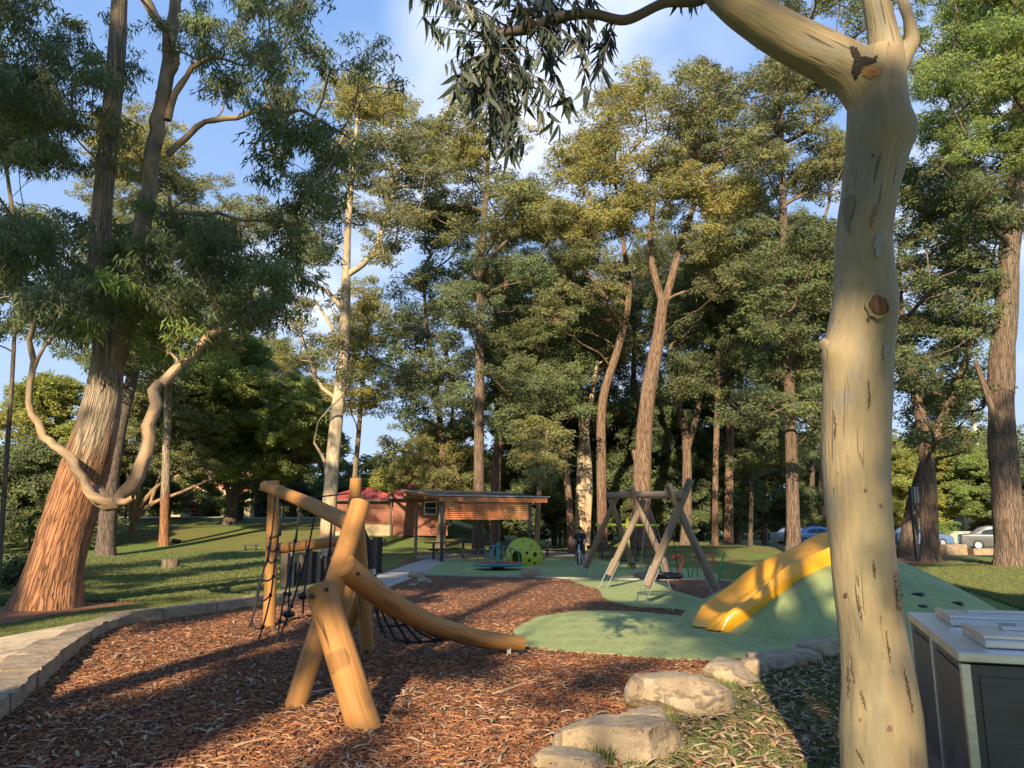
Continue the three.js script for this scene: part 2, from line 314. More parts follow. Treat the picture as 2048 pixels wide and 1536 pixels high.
function strip(px, width, top, thick, mat, name) {
  const pts = px.map(([u, v]) => G(u, v)), c = new THREE.CatmullRomCurve3(pts, false, 'centripetal'), n = Math.ceil(c.getLength() / 0.3), L = [], R = [];
  for (let i = 0; i <= n; i++) { const p = c.getPointAt(i / n), t = c.getTangentAt(i / n), s = V(-t.z, 0, t.x).normalize(); L.push(p.clone().addScaledVector(s, width / 2)); R.push(p.clone().addScaledVector(s, -width / 2)); }
  struct(name, sheet([...L, ...R.reverse()], top, thick), mat);
}
strip([[838, 1151.5], [960, 1154.5], [1060, 1156], [1200, 1160], [1330, 1161], [1420, 1161.5], [1500, 1169], [1565, 1186], [1590, 1200]], 0.13, 0.055, 0.12, MAT.concrete, 'concrete_kerb');
// worn earth and bark rings round the trees, street beyond
const earthM = MAT.mulch.clone(); earthM.color = lin(1.25, 1.2, 1.1);
const onGround = (pts, off) => { const s = sheet(pts, 0, 0.02), p = s.attributes.position; for (let i = 0; i < p.count; i++) p.setY(i, p.getY(i) + ground(p.getX(i), p.getZ(i)) + off); s.computeVertexNormals(); return s; };
struct('bark_ground', onGround(outline([[-60, 1262], [0, 1228], [60, 1205], [150, 1200], [300, 1200], [420, 1188], [520, 1180], [430, 1200], [290, 1212], [130, 1232], [0, 1254], [-60, 1275]], true, 0.1), 0.006), earthM);
struct('bark_ground', onGround(outline([[1780, 1120], [1850, 1108], [1960, 1106], [2100, 1108], [2120, 1118], [2000, 1121], [1900, 1126], [1800, 1130]], true, 0.2), 0.012), earthM);
struct('bark_ground', onGround(outline([[740, 1146], [790, 1133], [822, 1118], [848, 1117], [810, 1131], [757, 1149]], true, 0.06), 0.016), earthM);
const asphalt = std({ color: lin(0.16, 0.155, 0.15), roughness: 0.9, bumpMap: TX.concrete.bump, bumpScale: 0.004 });
{
  const g = new THREE.PlaneGeometry(90, 7.5, 90, 4); g.rotateX(-Math.PI / 2); g.translate(58, 0, -57); const p = g.attributes.position; for (let i = 0; i < p.count; i++) p.setY(i, ground(p.getX(i), p.getZ(i)) + 0.02); g.computeVertexNormals(); boxUV(g); struct('road', g, asphalt);
  const r2 = new THREE.PlaneGeometry(80, 4, 80, 3); r2.rotateX(-Math.PI / 2); r2.translate(-48, 0, -66); const q = r2.attributes.position; for (let i = 0; i < q.count; i++) q.setY(i, ground(q.getX(i), q.getZ(i)) + 0.03); r2.computeVertexNormals(); boxUV(r2); struct('road', r2, MAT.concrete);
  const dr = new THREE.PlaneGeometry(4, 16, 4, 10); dr.rotateX(-Math.PI / 2); dr.rotateY(0.3); dr.translate(34, 0, -69); const s = dr.attributes.position; for (let i = 0; i < s.count; i++) s.setY(i, 0.035 + 1.5 * sstep(-62, -76, s.getZ(i))); dr.computeVertexNormals(); boxUV(dr); struct('driveway_path', dr, MAT.concrete);
  const by = new THREE.PlaneGeometry(3.2, 4.4); by.rotateX(-Math.PI / 2); by.rotateY(0.35); by.translate(4.0, 0.022, -4.9); boxUV(by); const bm = MAT.concrete.clone(); bm.color = lin(0.62, 0.38, 0.27); struct('paving', by, bm);
}

// ------------------------------------------------------------------ foliage
function sprigGeo(n, rad, len, wid, droop, seed) {
  const r = rngOf(seed), pos = [], col = [], nor = [];
  for (let i = 0; i < n; i++) {
    const q = V(r() * 2 - 1, r() * 2 - 1, r() * 2 - 1); if (q.lengthSq() > 1) { i--; continue; } q.multiplyScalar(rad); q.y *= 0.55;
    const a = r() * 6.283, d = V(Math.cos(a), (r() - 0.5) * 1.2 - droop, Math.sin(a)).normalize(), L = len * (0.6 + 0.7 * r()), w = wid * (0.7 + 0.6 * r()) / 2;
    const s = V(r() - 0.5, r() - 0.5, r() - 0.5).cross(d).normalize(), up = V().crossVectors(s, d), k = 0.7 + 0.6 * r(), y = r();
    const m = q.clone().addScaledVector(d, L * 0.4).addScaledVector(up, L * 0.07), t = q.clone().addScaledVector(d, L).addScaledVector(V(0, -1, 0), L * 0.12 * droop);
    const A = m.clone().addScaledVector(s, w), B = m.clone().addScaledVector(s, -w);
    for (const [p1, p2, p3] of [[q, A, B], [A, t, B]]) { const nn = V().subVectors(p2, p1).cross(V().subVectors(p3, p1)).normalize(); for (const p of [p1, p2, p3]) { pos.push(p.x, p.y, p.z); nor.push(nn.x, nn.y, nn.z); col.push(k * (0.85 + 0.4 * y), k, k * (1.15 - 0.4 * y)); } }
  }
  const g = new THREE.BufferGeometry(); g.setAttribute('position', new THREE.Float32BufferAttribute(pos, 3)); g.setAttribute('normal', new THREE.Float32BufferAttribute(nor, 3)); g.setAttribute('color', new THREE.Float32BufferAttribute(col, 3)); return g;
}
const SPRIG = {
  far: [1, 2, 3].map(s => sprigGeo(84, 0.42, 0.20, 0.056, 0.35, s)),
  mid: [4, 5].map(s => sprigGeo(64, 0.34, 0.17, 0.042, 0.6, s)),
  near: [6, 7, 8].map(s => sprigGeo(40, 0.25, 0.15, 0.030, 1.1, s)),
  bush: [9, 10].map(s => sprigGeo(84, 0.40, 0.17, 0.080, 0.1, s)),
};
const leafMat = new THREE.MeshPhysicalMaterial({ color: lin(0.178, 0.205, 0.068), roughness: 1, transmission: 0.42, thickness: 0, vertexColors: true, side: THREE.DoubleSide });
const leafGlossMat = std({ color: lin(0.085, 0.115, 0.055), roughness: 0.42, vertexColors: true, side: THREE.DoubleSide });
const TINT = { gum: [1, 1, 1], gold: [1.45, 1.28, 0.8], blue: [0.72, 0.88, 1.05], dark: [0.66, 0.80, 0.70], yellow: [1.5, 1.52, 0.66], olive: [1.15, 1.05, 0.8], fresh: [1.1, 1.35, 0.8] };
// a clump of sprays on one branch end, in a few sizes and variants; crowns are made of turned and scaled copies of these
const CLUMP = {}, SIZES = [0.24, 0.4, 0.62, 0.95, 1.45, 2.2, 3.4], UNIT = { far: 0.74, mid: 0.55, near: 0.34, bush: 0.56 };
function clumpGeo(kind, size, dens, variant) {
  const key = [kind, size, dens, variant].join(); if (CLUMP[key]) return CLUMP[key];
  const r = rngOf(size * 1000 + variant * 77 + dens * 13 + kind.length), gs = SPRIG[kind], R = SIZES[size], n = Math.max(3, Math.round(dens * (R / UNIT[kind]) ** 2)), pos = [], nor = [], col = [];
  const p = V(), q = V(), N = new THREE.Matrix3();
  for (let i = 0; i < n; i++) {
    const a = r() * 6.283, y = r() < 0.72 ? Math.pow(r(), 0.8) : -r() * 0.75, h = Math.sqrt(1 - y * y), d = lerp(0.3, 1, Math.sqrt(r())) * R, k = 0.78 + 0.44 * r(), w = 0.93 + 0.14 * r();
    const m = pose(V(Math.cos(a) * h * d, y * d * 0.55 - 0.16 * R * h * h, Math.sin(a) * h * d), (r() - 0.5) * 0.7, r() * 6.283, (r() - 0.5) * 0.7, 0.75 + 0.55 * r()), g = gs[Math.floor(r() * gs.length)], P = g.attributes.position, Nn = g.attributes.normal, C = g.attributes.color; N.getNormalMatrix(m);
    for (let j = 0; j < P.count; j++) { p.fromBufferAttribute(P, j).applyMatrix4(m); q.fromBufferAttribute(Nn, j).applyMatrix3(N).normalize(); pos.push(p.x, p.y, p.z); nor.push(q.x, q.y, q.z); col.push(C.getX(j) * k * w, C.getY(j) * k, C.getZ(j) * k); }
  }
  const g = new THREE.BufferGeometry(); g.setAttribute('position', new THREE.Float32BufferAttribute(pos, 3)); g.setAttribute('normal', new THREE.Float32BufferAttribute(nor, 3)); g.setAttribute('color', new THREE.Float32BufferAttribute(col, 3)); return CLUMP[key] = g;
}
function foliage(clumps, kind, tintName, dens, r, parent, name = 'crown') {
  const lists = new Map();
  for (const c of clumps) {
    let s = 0; SIZES.forEach((x, i) => { if (Math.abs(Math.log(x / c.r)) < Math.abs(Math.log(SIZES[s] / c.r))) s = i; });
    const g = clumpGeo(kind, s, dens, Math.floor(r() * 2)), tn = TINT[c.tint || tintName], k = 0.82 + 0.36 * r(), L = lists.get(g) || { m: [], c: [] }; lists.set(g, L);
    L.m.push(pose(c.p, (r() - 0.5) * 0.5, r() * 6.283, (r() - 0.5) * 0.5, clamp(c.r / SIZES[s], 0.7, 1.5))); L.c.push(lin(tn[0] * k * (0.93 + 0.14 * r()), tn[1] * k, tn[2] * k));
  }
  for (const [g, L] of lists) stuffCopies(name, g, leafMat, L.m, L.c, parent);
}
// bark kinds: colour of the fibrous foot and of the smooth upper stem, and the height in metres where one gives way to the other
const BARK = {
  gum: { low: [0.30, 0.145, 0.072], up: [0.40, 0.33, 0.24], swap: 3.3 }, pale: { low: [0.36, 0.245, 0.145], up: [0.38, 0.30, 0.20], swap: 3 }, brown: { low: [0.165, 0.118, 0.085], up: [0.22, 0.17, 0.125], swap: 9 },
  red: { low: [0.19, 0.115, 0.077], up: [0.28, 0.19, 0.13], swap: 3 }, limb: { low: [0.235, 0.158, 0.092], up: [0.28, 0.205, 0.13], swap: 4, mottle: 0.9 }, dark: { low: [0.13, 0.10, 0.08], up: [0.19, 0.155, 0.125], swap: 6 },
};
const barkMat = { rough: std({ map: TX.barkR.map, bumpMap: TX.barkR.bump, bumpScale: 0.05, roughness: 0.95, vertexColors: true }), smooth: std({ map: TX.barkS.map, bumpMap: TX.barkS.bump, bumpScale: 0.008, roughness: 0.8, vertexColors: true }) };
function barkColor(b, base) { return (p) => { const mot = b.mottle ? 1 + b.mottle * fbm3(p.x * 5 + 2, p.y * 2.6, p.z * 5, 3) : 1; const h = p.y - base + 2.2 * fbm3(p.x * 1.6, p.y * 0.35, p.z * 1.6, 3), t = sstep(b.swap - 0.5, b.swap + 0.5, h), k = 1 + 0.45 * fbm3(p.x * 2.2 + 9, p.y * 0.5, p.z * 2.2, 3); return [0, 1, 2].map(i => lerp(b.low[i] * 1.5, b.up[i] * 1.12, t) * k * mot); }; }
function samplePoly(poly, r) { const us = poly.map(p => p[0]), vs = poly.map(p => p[1]); for (let i = 0; i < 200; i++) { const u = lerp(Math.min(...us), Math.max(...us), r()), v = lerp(Math.min(...vs), Math.max(...vs), r()); if (inPoly(u, v, poly)) return [u, v]; } return poly[0]; }
// spec: stems [{ pts:[V3], rad:[m] }], clumps [{ p, r }]
function growTree(name, label, cat, spec, seed, group) {
  const r = rngOf(seed), base = spec.stems[0].pts[0], t = thing(name, label, cat, V(0, 0, 0), 0, group), bk = BARK[spec.bark || 'gum'], mat = barkMat[spec.skin || 'rough'], colr = barkColor(bk, base.y), limbColr = spec.limbBark ? barkColor(BARK[spec.limbBark], base.y) : colr;
  t.position.copy(base); const local = g => { g.translate(-base.x, -base.y, -base.z); return g; };
  const nodes = [], tops = [];
  spec.stems.forEach((s, si) => {
    const q = spline(s.pts, s.rad, spec.step ?? 0.5), flare = si === 0 && !s.noFlare;
    if (si && spec.limbBark) { q.R = q.R.map((R, i) => R * (0.86 + 0.16 * n3(i * 0.9, si * 7, 1))); q.P.forEach((p, i) => { if (i > 1) p.add(V(n3(i * 0.55, si, 0.3), n3(i * 0.55, si, 5.3), n3(i * 0.55, si, 9.3)).multiplyScalar(0.11)); }); }
    if (flare) q.R = q.R.map((R, i) => R * (1 + 0.30 * Math.exp(-Math.max(0, q.P[i].y - base.y) / 0.4)));
    mesh(si ? 'limb' : 'trunk', local(tube(q.P, q.R, spec.seg ?? 12, { rough: si && spec.limbBark ? 0.17 : spec.rough ?? 0.09, freq: 1.4, hfreq: si && spec.limbBark ? 1.9 : 0.5, color: si && spec.limbBark ? limbColr : colr, seed: seed % 50 })), si && spec.limbBark ? barkMat.smooth : mat, t);
    const lo = spec.clear ?? 0.3;
    q.P.forEach((p, i) => { if (i / q.P.length > (si ? 0.15 : lo)) nodes.push({ p, R: q.R[i], n: 1e9, up: null, stem: true, d: V().subVectors(q.P[Math.min(q.P.length - 1, i + 1)], q.P[Math.max(0, i - 1)]).normalize() }); });
  });
  const cl = spec.clumps.map(c => ({ ...c, k: Math.min(...nodes.map(n => n.p.distanceTo(c.p))) })).sort((a, b) => a.k - b.k), branches = [];
  for (const c of cl) {
    const tgt = c.p.clone(); tgt.y -= c.r * 0.25; let best = null, bs = 1e9;
    for (const n of nodes) { const dy = tgt.y - n.p.y, hd = Math.hypot(tgt.x - n.p.x, tgt.z - n.p.z), dist = Math.hypot(dy, hd); const pen = dist * (1 + Math.max(0, 0.45 * hd - dy) / (dist + 0.1) * 1.3) + (n.stem ? 0 : 0.06 * dist); if (pen < bs) { bs = pen; best = n; } }
    const L = best.p.distanceTo(tgt); if (L < 0.15) continue;
    const to = V().subVectors(tgt, best.p).normalize(), d0 = best.d.clone().multiplyScalar(0.55).add(to).add(V((r() - 0.5) * 0.5, 0.1, (r() - 0.5) * 0.5)).normalize();
    const c1 = best.p.clone().addScaledVector(d0, L * 0.38), c2 = tgt.clone().addScaledVector(V(to.x * 0.7 + (r() - 0.5) * 0.5, to.y * 0.5 + 0.45, to.z * 0.7 + (r() - 0.5) * 0.5), -L * 0.3);
    const bz = new THREE.CubicBezierCurve3(best.p, c1, c2, tgt), k = Math.max(3, Math.min(9, Math.round(L / 0.55))), br = { nodes: [best] };
    for (let i = 1; i <= k; i++) { const p = bz.getPoint(i / k); if (i < k) p.add(V((r() - 0.5), (r() - 0.5), (r() - 0.5)).multiplyScalar(L * 0.035)); const n = { p, n: 0, up: br.nodes[br.nodes.length - 1], d: bz.getTangent(i / k) }; br.nodes.push(n); nodes.push(n); }
    for (let n = br.nodes[br.nodes.length - 1]; n && !n.stem; n = n.up) n.n++;
    branches.push(br);
    if (!c.bare) for (let i = 0, m = spec.twigs ?? 5; i < m; i++) { const a = r() * 6.283, h = 0.25 + 0.6 * r(), e = c.p.clone().add(V(Math.cos(a) * c.r * 0.75, h * c.r * 0.55, Math.sin(a) * c.r * 0.75)); branches.push({ twig: [br.nodes[br.nodes.length - 1].p, V().lerpVectors(tgt, e, 0.5).add(V(0, -0.06 * c.r, 0)), e] }); }
  }
  const tip = spec.tip ?? 0.03, twigs = [], rad = n => tip * Math.pow(Math.max(1, n.n), 0.47);
  for (const b of branches) {
    if (b.twig) { twigs.push(tube(b.twig, [tip * 0.75, tip * 0.5, tip * 0.2], 3, { color: colr })); continue; }
    const P = b.nodes.map(n => n.p), R = b.nodes.map((n, i) => i ? rad(n) : Math.min(n.stem ? n.R * 0.75 : rad(n), rad(b.nodes[1]) * 1.25)); R[R.length - 1] *= 0.75;
    if (b.nodes[1].n >= (spec.limbMin ?? 3)) { const q = spline(P, R, Math.max(0.22, (spec.step ?? 0.5) * 0.6)); mesh('limb', local(tube(q.P, q.R, 7, { color: colr })), mat, t); }
    else twigs.push(tube(P, R, 4, { color: colr }));
  }
  if (twigs.length) { const m = mesh('twigs', local(merge(twigs)), mat, t); m.userData.kind = 'stuff'; }
  foliage(cl.filter(c => !c.bare).map(c => ({ ...c, p: c.p.clone().sub(base) })), spec.leaf || 'far', spec.tint || 'gum', spec.dens ?? 3.9, r, t);
  return t;
}
// a tree measured in the photograph: stems as [u, v, width] at distance d, crown areas as [polygon, count, radius range in pixels, depth spread in metres, tint]
function photoTree(name, label, cat, d, stemsPx, crowns, o = {}, seed = 1, group) {
  const r = rngOf(seed * 7919), stems = stemsPx.map((s, si) => {
    const pts = s.map(([u, v, w, dz = 0]) => at(u, v, d + dz)), rad = s.map(([, , w, dz = 0]) => w / FOC * (d + dz) / 2 * (o.slim ?? 0.82));
    if (!si) { pts[0].y = ground(pts[0].x, pts[0].z) - 0.15; }
    return { pts, rad };
  });
  const clumps = [];
  for (const [poly, n, r0, r1, dz = 4, tint] of crowns) for (let i = 0; i < n * (o.more ?? 1.35); i++) { const [u, v] = samplePoly(poly, r), dd = d + (r() - 0.5) * 2 * dz; clumps.push({ p: at(u, v, dd), r: lerp(r0, r1, r()) / FOC * dd * (o.puff ?? 1.12) * (0.7 + 0.6 * r()), tint }); }
  return growTree(name, label, cat, { stems, clumps, ...o }, seed, group);
}

const GR = 'tall gum trees at the back of the park';
// the great leaning gum on the left lawn
photoTree('gum_tree', 'huge leaning gum with rough orange foot and two smooth stems beside the lawn path', 'tree', 15.3, [
  [[92, 1218, 112], [112, 1130, 100], [140, 1030, 98], [172, 930, 88], [200, 830, 76], [214, 740, 62], [212, 640, 50], [200, 500, 44], [212, 330, 40], [228, 180, 38], [238, 20, 34], [248, -150, 26], [255, -330, 16]],
  [[205, 800, 50], [240, 690, 50], [265, 560, 46], [285, 450, 42], [305, 340, 38], [322, 200, 36], [345, 60, 34], [362, -80, 26], [375, -260, 14]],
  [[192, 985, 40, -0.4], [214, 1006, 34, -0.9], [236, 1000, 30, -1.0], [250, 984, 30, -1.0], [268, 966, 33, -1.0], [284, 930, 33, -0.9], [296, 890, 30, -0.85], [300, 850, 29, -0.8], [308, 812, 27, -0.75], [310, 776, 26, -0.7], [326, 762, 25, -0.6], [352, 738, 24, -0.5], [388, 706, 21, -0.35], [412, 676, 20, -0.3], [444, 650, 18, -0.2], [436, 622, 15, -0.1], [430, 580, 14, 0], [404, 540, 13, 0.1], [384, 500, 12, 0.15], [352, 455, 11, 0.2], [335, 400, 8, 0.4]],
  [[226, 1004, 24, -1.0], [196, 1000, 23, -1.05], [172, 978, 22, -1.0], [160, 952, 20, -0.95], [146, 922, 22, -0.9], [122, 898, 20, -0.85], [100, 886, 19, -0.8], [82, 862, 18, -0.75], [66, 826, 16, -0.65], [60, 786, 15, -0.6], [66, 748, 14, -0.55], [62, 700, 13, -0.45], [66, 660, 12, -0.4], [52, 600, 11, -0.3], [40, 540, 11, -0.2], [26, 470, 10, -0.1], [18, 400, 9, 0], [4, 280, 7, 0.2]], [[232, 1000, 20, -1.0], [248, 1004, 17, -1.25], [262, 996, 12, -1.4]], [[66, 745, 9, -0.55], [84, 700, 8, -0.5], [110, 668, 7, -0.5], [140, 640, 5, -0.4]],
  [[318, 190, 20], [350, 110, 0.1 + 16], [300, 20, 26], [270, -60, 24]],
  [[335, 310, 18], [400, 250, 15], [470, 232, 13], [560, 218, 11], [640, 240, 8], [700, 280, 5]],
  [[320, 430, 14], [400, 425, 11], [500, 440, 8], [600, 445, 5]],
  [[335, 240, 20], [355, 170, 16], [390, 130, 13], [440, 115, 9]],
  [[205, 640, 14], [150, 580, 12], [90, 480, 9], [40, 430, 6]],
  [[205, 260, 16], [140, 245, 13], [60, 235, 11], [0, 200, 9], [-60, 160, 6]],
], [
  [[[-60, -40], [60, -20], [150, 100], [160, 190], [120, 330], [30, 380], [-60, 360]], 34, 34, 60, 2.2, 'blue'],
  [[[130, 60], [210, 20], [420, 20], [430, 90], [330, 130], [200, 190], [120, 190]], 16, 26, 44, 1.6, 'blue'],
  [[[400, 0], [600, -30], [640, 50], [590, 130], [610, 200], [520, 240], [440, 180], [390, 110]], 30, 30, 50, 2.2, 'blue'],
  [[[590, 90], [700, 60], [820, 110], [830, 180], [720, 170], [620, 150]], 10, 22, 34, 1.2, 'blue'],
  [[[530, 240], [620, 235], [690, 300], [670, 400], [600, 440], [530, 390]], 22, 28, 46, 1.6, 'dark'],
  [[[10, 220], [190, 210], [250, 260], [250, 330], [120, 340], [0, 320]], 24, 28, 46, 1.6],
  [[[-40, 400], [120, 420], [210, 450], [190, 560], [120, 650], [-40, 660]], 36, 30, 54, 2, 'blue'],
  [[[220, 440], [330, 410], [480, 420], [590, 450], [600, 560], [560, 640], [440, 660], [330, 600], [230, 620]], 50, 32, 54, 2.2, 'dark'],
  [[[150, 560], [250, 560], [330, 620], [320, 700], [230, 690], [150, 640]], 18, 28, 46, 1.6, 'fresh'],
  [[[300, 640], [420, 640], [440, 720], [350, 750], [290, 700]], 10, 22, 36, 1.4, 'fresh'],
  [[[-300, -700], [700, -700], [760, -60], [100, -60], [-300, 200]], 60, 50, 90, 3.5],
], { bark: 'gum', skin: 'rough', leaf: 'near', dens: 4, puff: 1.1, more: 1.15, slim: 0.98, limbBark: 'limb', seg: 22, step: 0.28, tip: 0.009, clear: 0.3, rough: 0.12, twigs: 4 }, 11);

photoTree('gum_tree', 'dark straight trunked gum standing behind the huge leaning gum', 'tree', 40, [[[212, 1100, 42], [222, 960, 38], [240, 850, 34], [268, 740, 26], [290, 620, 16], [300, 520, 8]]], [[[[130, 480], [330, 460], [420, 620], [330, 730], [190, 730], [120, 620]], 26, 38, 60, 4, 'dark']], { bark: 'dark' }, 12);
photoTree('gum_tree', 'thin grey gum at the left edge of the photo behind the lawn', 'tree', 24, [[[4, 1108, 12], [10, 960, 11], [24, 760, 10], [30, 600, 8], [20, 450, 5]]], [[[[-60, 380], [60, 380], [90, 600], [40, 700], [-60, 680]], 16, 30, 46, 2, 'dark']], { bark: 'dark', tip: 0.014 }, 13);
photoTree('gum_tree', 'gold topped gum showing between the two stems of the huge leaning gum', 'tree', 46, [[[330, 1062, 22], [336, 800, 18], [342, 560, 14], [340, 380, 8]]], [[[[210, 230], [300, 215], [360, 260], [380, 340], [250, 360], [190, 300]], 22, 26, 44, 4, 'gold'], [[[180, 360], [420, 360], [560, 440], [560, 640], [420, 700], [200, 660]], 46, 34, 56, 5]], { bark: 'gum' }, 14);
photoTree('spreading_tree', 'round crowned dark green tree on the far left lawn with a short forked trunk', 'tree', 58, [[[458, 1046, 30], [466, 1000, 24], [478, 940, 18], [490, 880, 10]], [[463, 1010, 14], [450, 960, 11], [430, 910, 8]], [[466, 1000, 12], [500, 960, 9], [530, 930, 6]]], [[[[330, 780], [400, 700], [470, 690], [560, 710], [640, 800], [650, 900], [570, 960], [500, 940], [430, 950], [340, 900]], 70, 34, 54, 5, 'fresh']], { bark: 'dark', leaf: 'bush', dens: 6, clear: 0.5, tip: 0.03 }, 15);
photoTree('spreading_tree', 'multi stemmed bare limbed tree on the far lawn right of the leaning gum', 'tree', 52, [[[262, 1052, 14], [272, 1000, 12], [282, 930, 9], [300, 860, 6]], [[264, 1045, 12], [290, 1000, 10], [330, 960, 8], [390, 930, 5]], [[266, 1045, 12], [300, 1010, 10], [360, 985, 7], [430, 955, 4]], [[262, 1048, 10], [258, 980, 8], [250, 900, 6]], [[300, 1008, 8], [320, 950, 6], [345, 880, 4]]], [[[[230, 780], [340, 760], [440, 880], [440, 950], [360, 940], [240, 900]], 24, 28, 46, 4]], { bark: 'pale', leaf: 'bush', dens: 5, clear: 0.5, tip: 0.02 }, 16);
photoTree('gum_tree', 'tall smooth cream gum with a sunlit orange foot behind the climbing frame', 'tree', 40, [
  [[652, 1098, 38], [660, 1000, 35], [672, 850, 32], [684, 740, 29], [690, 640, 26], [692, 560, 22], [696, 450, 18], [704, 350, 14], [712, 270, 10], [718, 190, 6]],
  [[692, 552, 16], [735, 520, 14], [765, 460, 11], [790, 380, 8], [812, 330, 5]], [[686, 618, 13], [650, 580, 11], [600, 560, 9], [560, 530, 6]], [[676, 800, 10], [640, 770, 9], [610, 690, 8], [580, 640, 6], [560, 600, 4]], [[686, 700, 9], [655, 640, 8], [630, 600, 6]], [[655, 960, 9], [648, 920, 8], [628, 885, 5]],
], [
  [[[630, 200], [650, 160], [720, 140], [790, 155], [820, 205], [780, 250], [690, 245]], 20, 28, 42, 4, 'gold'],
  [[[800, 240], [880, 240], [915, 300], [900, 380], [840, 370], [790, 300]], 18, 28, 42, 4, 'gum'],
  [[[640, 260], [780, 260], [840, 390], [800, 480], [720, 440], [650, 380]], 18, 26, 42, 4], [[[540, 430], [630, 380], [680, 440], [640, 540], [560, 560]], 14, 28, 42, 3, 'blue'],
  [[[540, 580], [640, 590], [660, 680], [600, 740], [540, 680]], 9, 22, 36, 3], [[[720, 420], [840, 420], [820, 520], [740, 540]], 8, 22, 34, 3], [[[700, 760], [640, 700], [720, 640]], 3, 18, 28, 3],
], { bark: 'pale', skin: 'smooth', clear: 0.55, seg: 16 }, 17, GR);
photoTree('gum_tree', 'slender pale gum just right of the tall cream gum', 'tree', 52, [[[700, 1066, 14], [716, 880, 12], [728, 740, 9], [738, 640, 6]]], [[[[680, 600], [740, 570], [790, 630], [770, 720], [790, 800], [730, 860], [670, 790]], 26, 24, 40, 4, 'gold']], { bark: 'pale' }, 18, GR);
photoTree('gum_tree', 'distant gum with flat gold crown left of the tall cream gum', 'tree', 72, [[[585, 1040, 12], [578, 880, 11], [570, 750, 7]]], [[[[490, 690], [540, 665], [600, 690], [655, 735], [640, 840], [500, 850]], 30, 26, 42, 5, 'gold']], { bark: 'brown' }, 19, GR);
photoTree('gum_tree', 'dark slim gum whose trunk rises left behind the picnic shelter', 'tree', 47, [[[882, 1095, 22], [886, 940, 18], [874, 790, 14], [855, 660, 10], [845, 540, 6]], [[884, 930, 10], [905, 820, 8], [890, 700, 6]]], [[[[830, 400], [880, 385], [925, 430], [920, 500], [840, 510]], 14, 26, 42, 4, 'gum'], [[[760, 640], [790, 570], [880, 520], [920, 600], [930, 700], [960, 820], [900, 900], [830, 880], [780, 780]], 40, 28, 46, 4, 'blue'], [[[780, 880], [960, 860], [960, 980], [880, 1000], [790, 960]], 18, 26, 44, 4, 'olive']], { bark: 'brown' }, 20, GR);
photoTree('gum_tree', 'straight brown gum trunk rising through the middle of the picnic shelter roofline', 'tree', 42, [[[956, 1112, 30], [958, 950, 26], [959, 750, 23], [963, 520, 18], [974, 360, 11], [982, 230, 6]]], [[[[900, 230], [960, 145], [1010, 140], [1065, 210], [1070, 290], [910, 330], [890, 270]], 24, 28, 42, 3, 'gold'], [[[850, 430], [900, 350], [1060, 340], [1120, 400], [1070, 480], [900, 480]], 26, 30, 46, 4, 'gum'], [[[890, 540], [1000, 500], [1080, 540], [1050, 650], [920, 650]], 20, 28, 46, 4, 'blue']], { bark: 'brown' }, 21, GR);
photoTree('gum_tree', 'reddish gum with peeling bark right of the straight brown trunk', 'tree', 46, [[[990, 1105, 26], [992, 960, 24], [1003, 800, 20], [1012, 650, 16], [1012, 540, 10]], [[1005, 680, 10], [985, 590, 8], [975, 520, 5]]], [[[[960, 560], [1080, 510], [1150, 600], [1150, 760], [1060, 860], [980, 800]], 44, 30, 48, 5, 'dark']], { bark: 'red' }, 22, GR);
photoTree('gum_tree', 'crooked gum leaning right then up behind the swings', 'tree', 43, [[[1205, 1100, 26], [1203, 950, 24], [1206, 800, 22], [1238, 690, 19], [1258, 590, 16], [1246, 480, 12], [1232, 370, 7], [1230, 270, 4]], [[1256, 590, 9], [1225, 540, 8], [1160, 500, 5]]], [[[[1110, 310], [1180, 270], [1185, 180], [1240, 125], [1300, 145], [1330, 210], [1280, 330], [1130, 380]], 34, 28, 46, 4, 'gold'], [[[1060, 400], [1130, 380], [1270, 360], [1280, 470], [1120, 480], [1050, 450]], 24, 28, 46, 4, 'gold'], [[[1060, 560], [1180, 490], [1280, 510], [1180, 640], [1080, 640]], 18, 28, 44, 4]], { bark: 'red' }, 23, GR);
photoTree('gum_tree', 'thickest gum behind the swings, forking into two high orange limbs', 'tree', 40, [[[1282, 1094, 48], [1285, 920, 42], [1296, 790, 37], [1316, 680, 32], [1326, 600, 26]], [[1326, 612, 20], [1302, 510, 16], [1308, 400, 12], [1318, 300, 6]], [[1324, 625, 22], [1362, 490, 17], [1392, 390, 12], [1400, 270, 6]], [[1358, 500, 11], [1420, 470, 9], [1480, 430, 5]], [[1270, 900, 18], [1290, 1000, 20], [1308, 1090, 22]]], [[[[1300, 220], [1340, 160], [1410, 118], [1480, 155], [1540, 200], [1540, 300], [1420, 330], [1310, 320]], 40, 28, 46, 4, 'gum'], [[[1290, 330], [1520, 320], [1500, 420], [1400, 470], [1330, 440]], 28, 28, 46, 4, 'gold'], [[[1380, 470], [1510, 420], [1500, 560], [1400, 600]], 14, 28, 44, 4]], { bark: 'red', seg: 14 }, 24, GR);
photoTree('gum_tree', 'forked gum with a sunlit crotch just right of the swing beam', 'tree', 46, [[[1372, 1100, 26], [1374, 960, 24], [1372, 880, 20], [1352, 780, 14], [1340, 700, 8]], [[1374, 900, 16], [1396, 820, 13], [1404, 720, 8]]], [[[[1320, 560], [1460, 540], [1500, 680], [1470, 800], [1340, 780], [1310, 680]], 34, 30, 48, 5, 'dark']], { bark: 'brown' }, 25, GR);
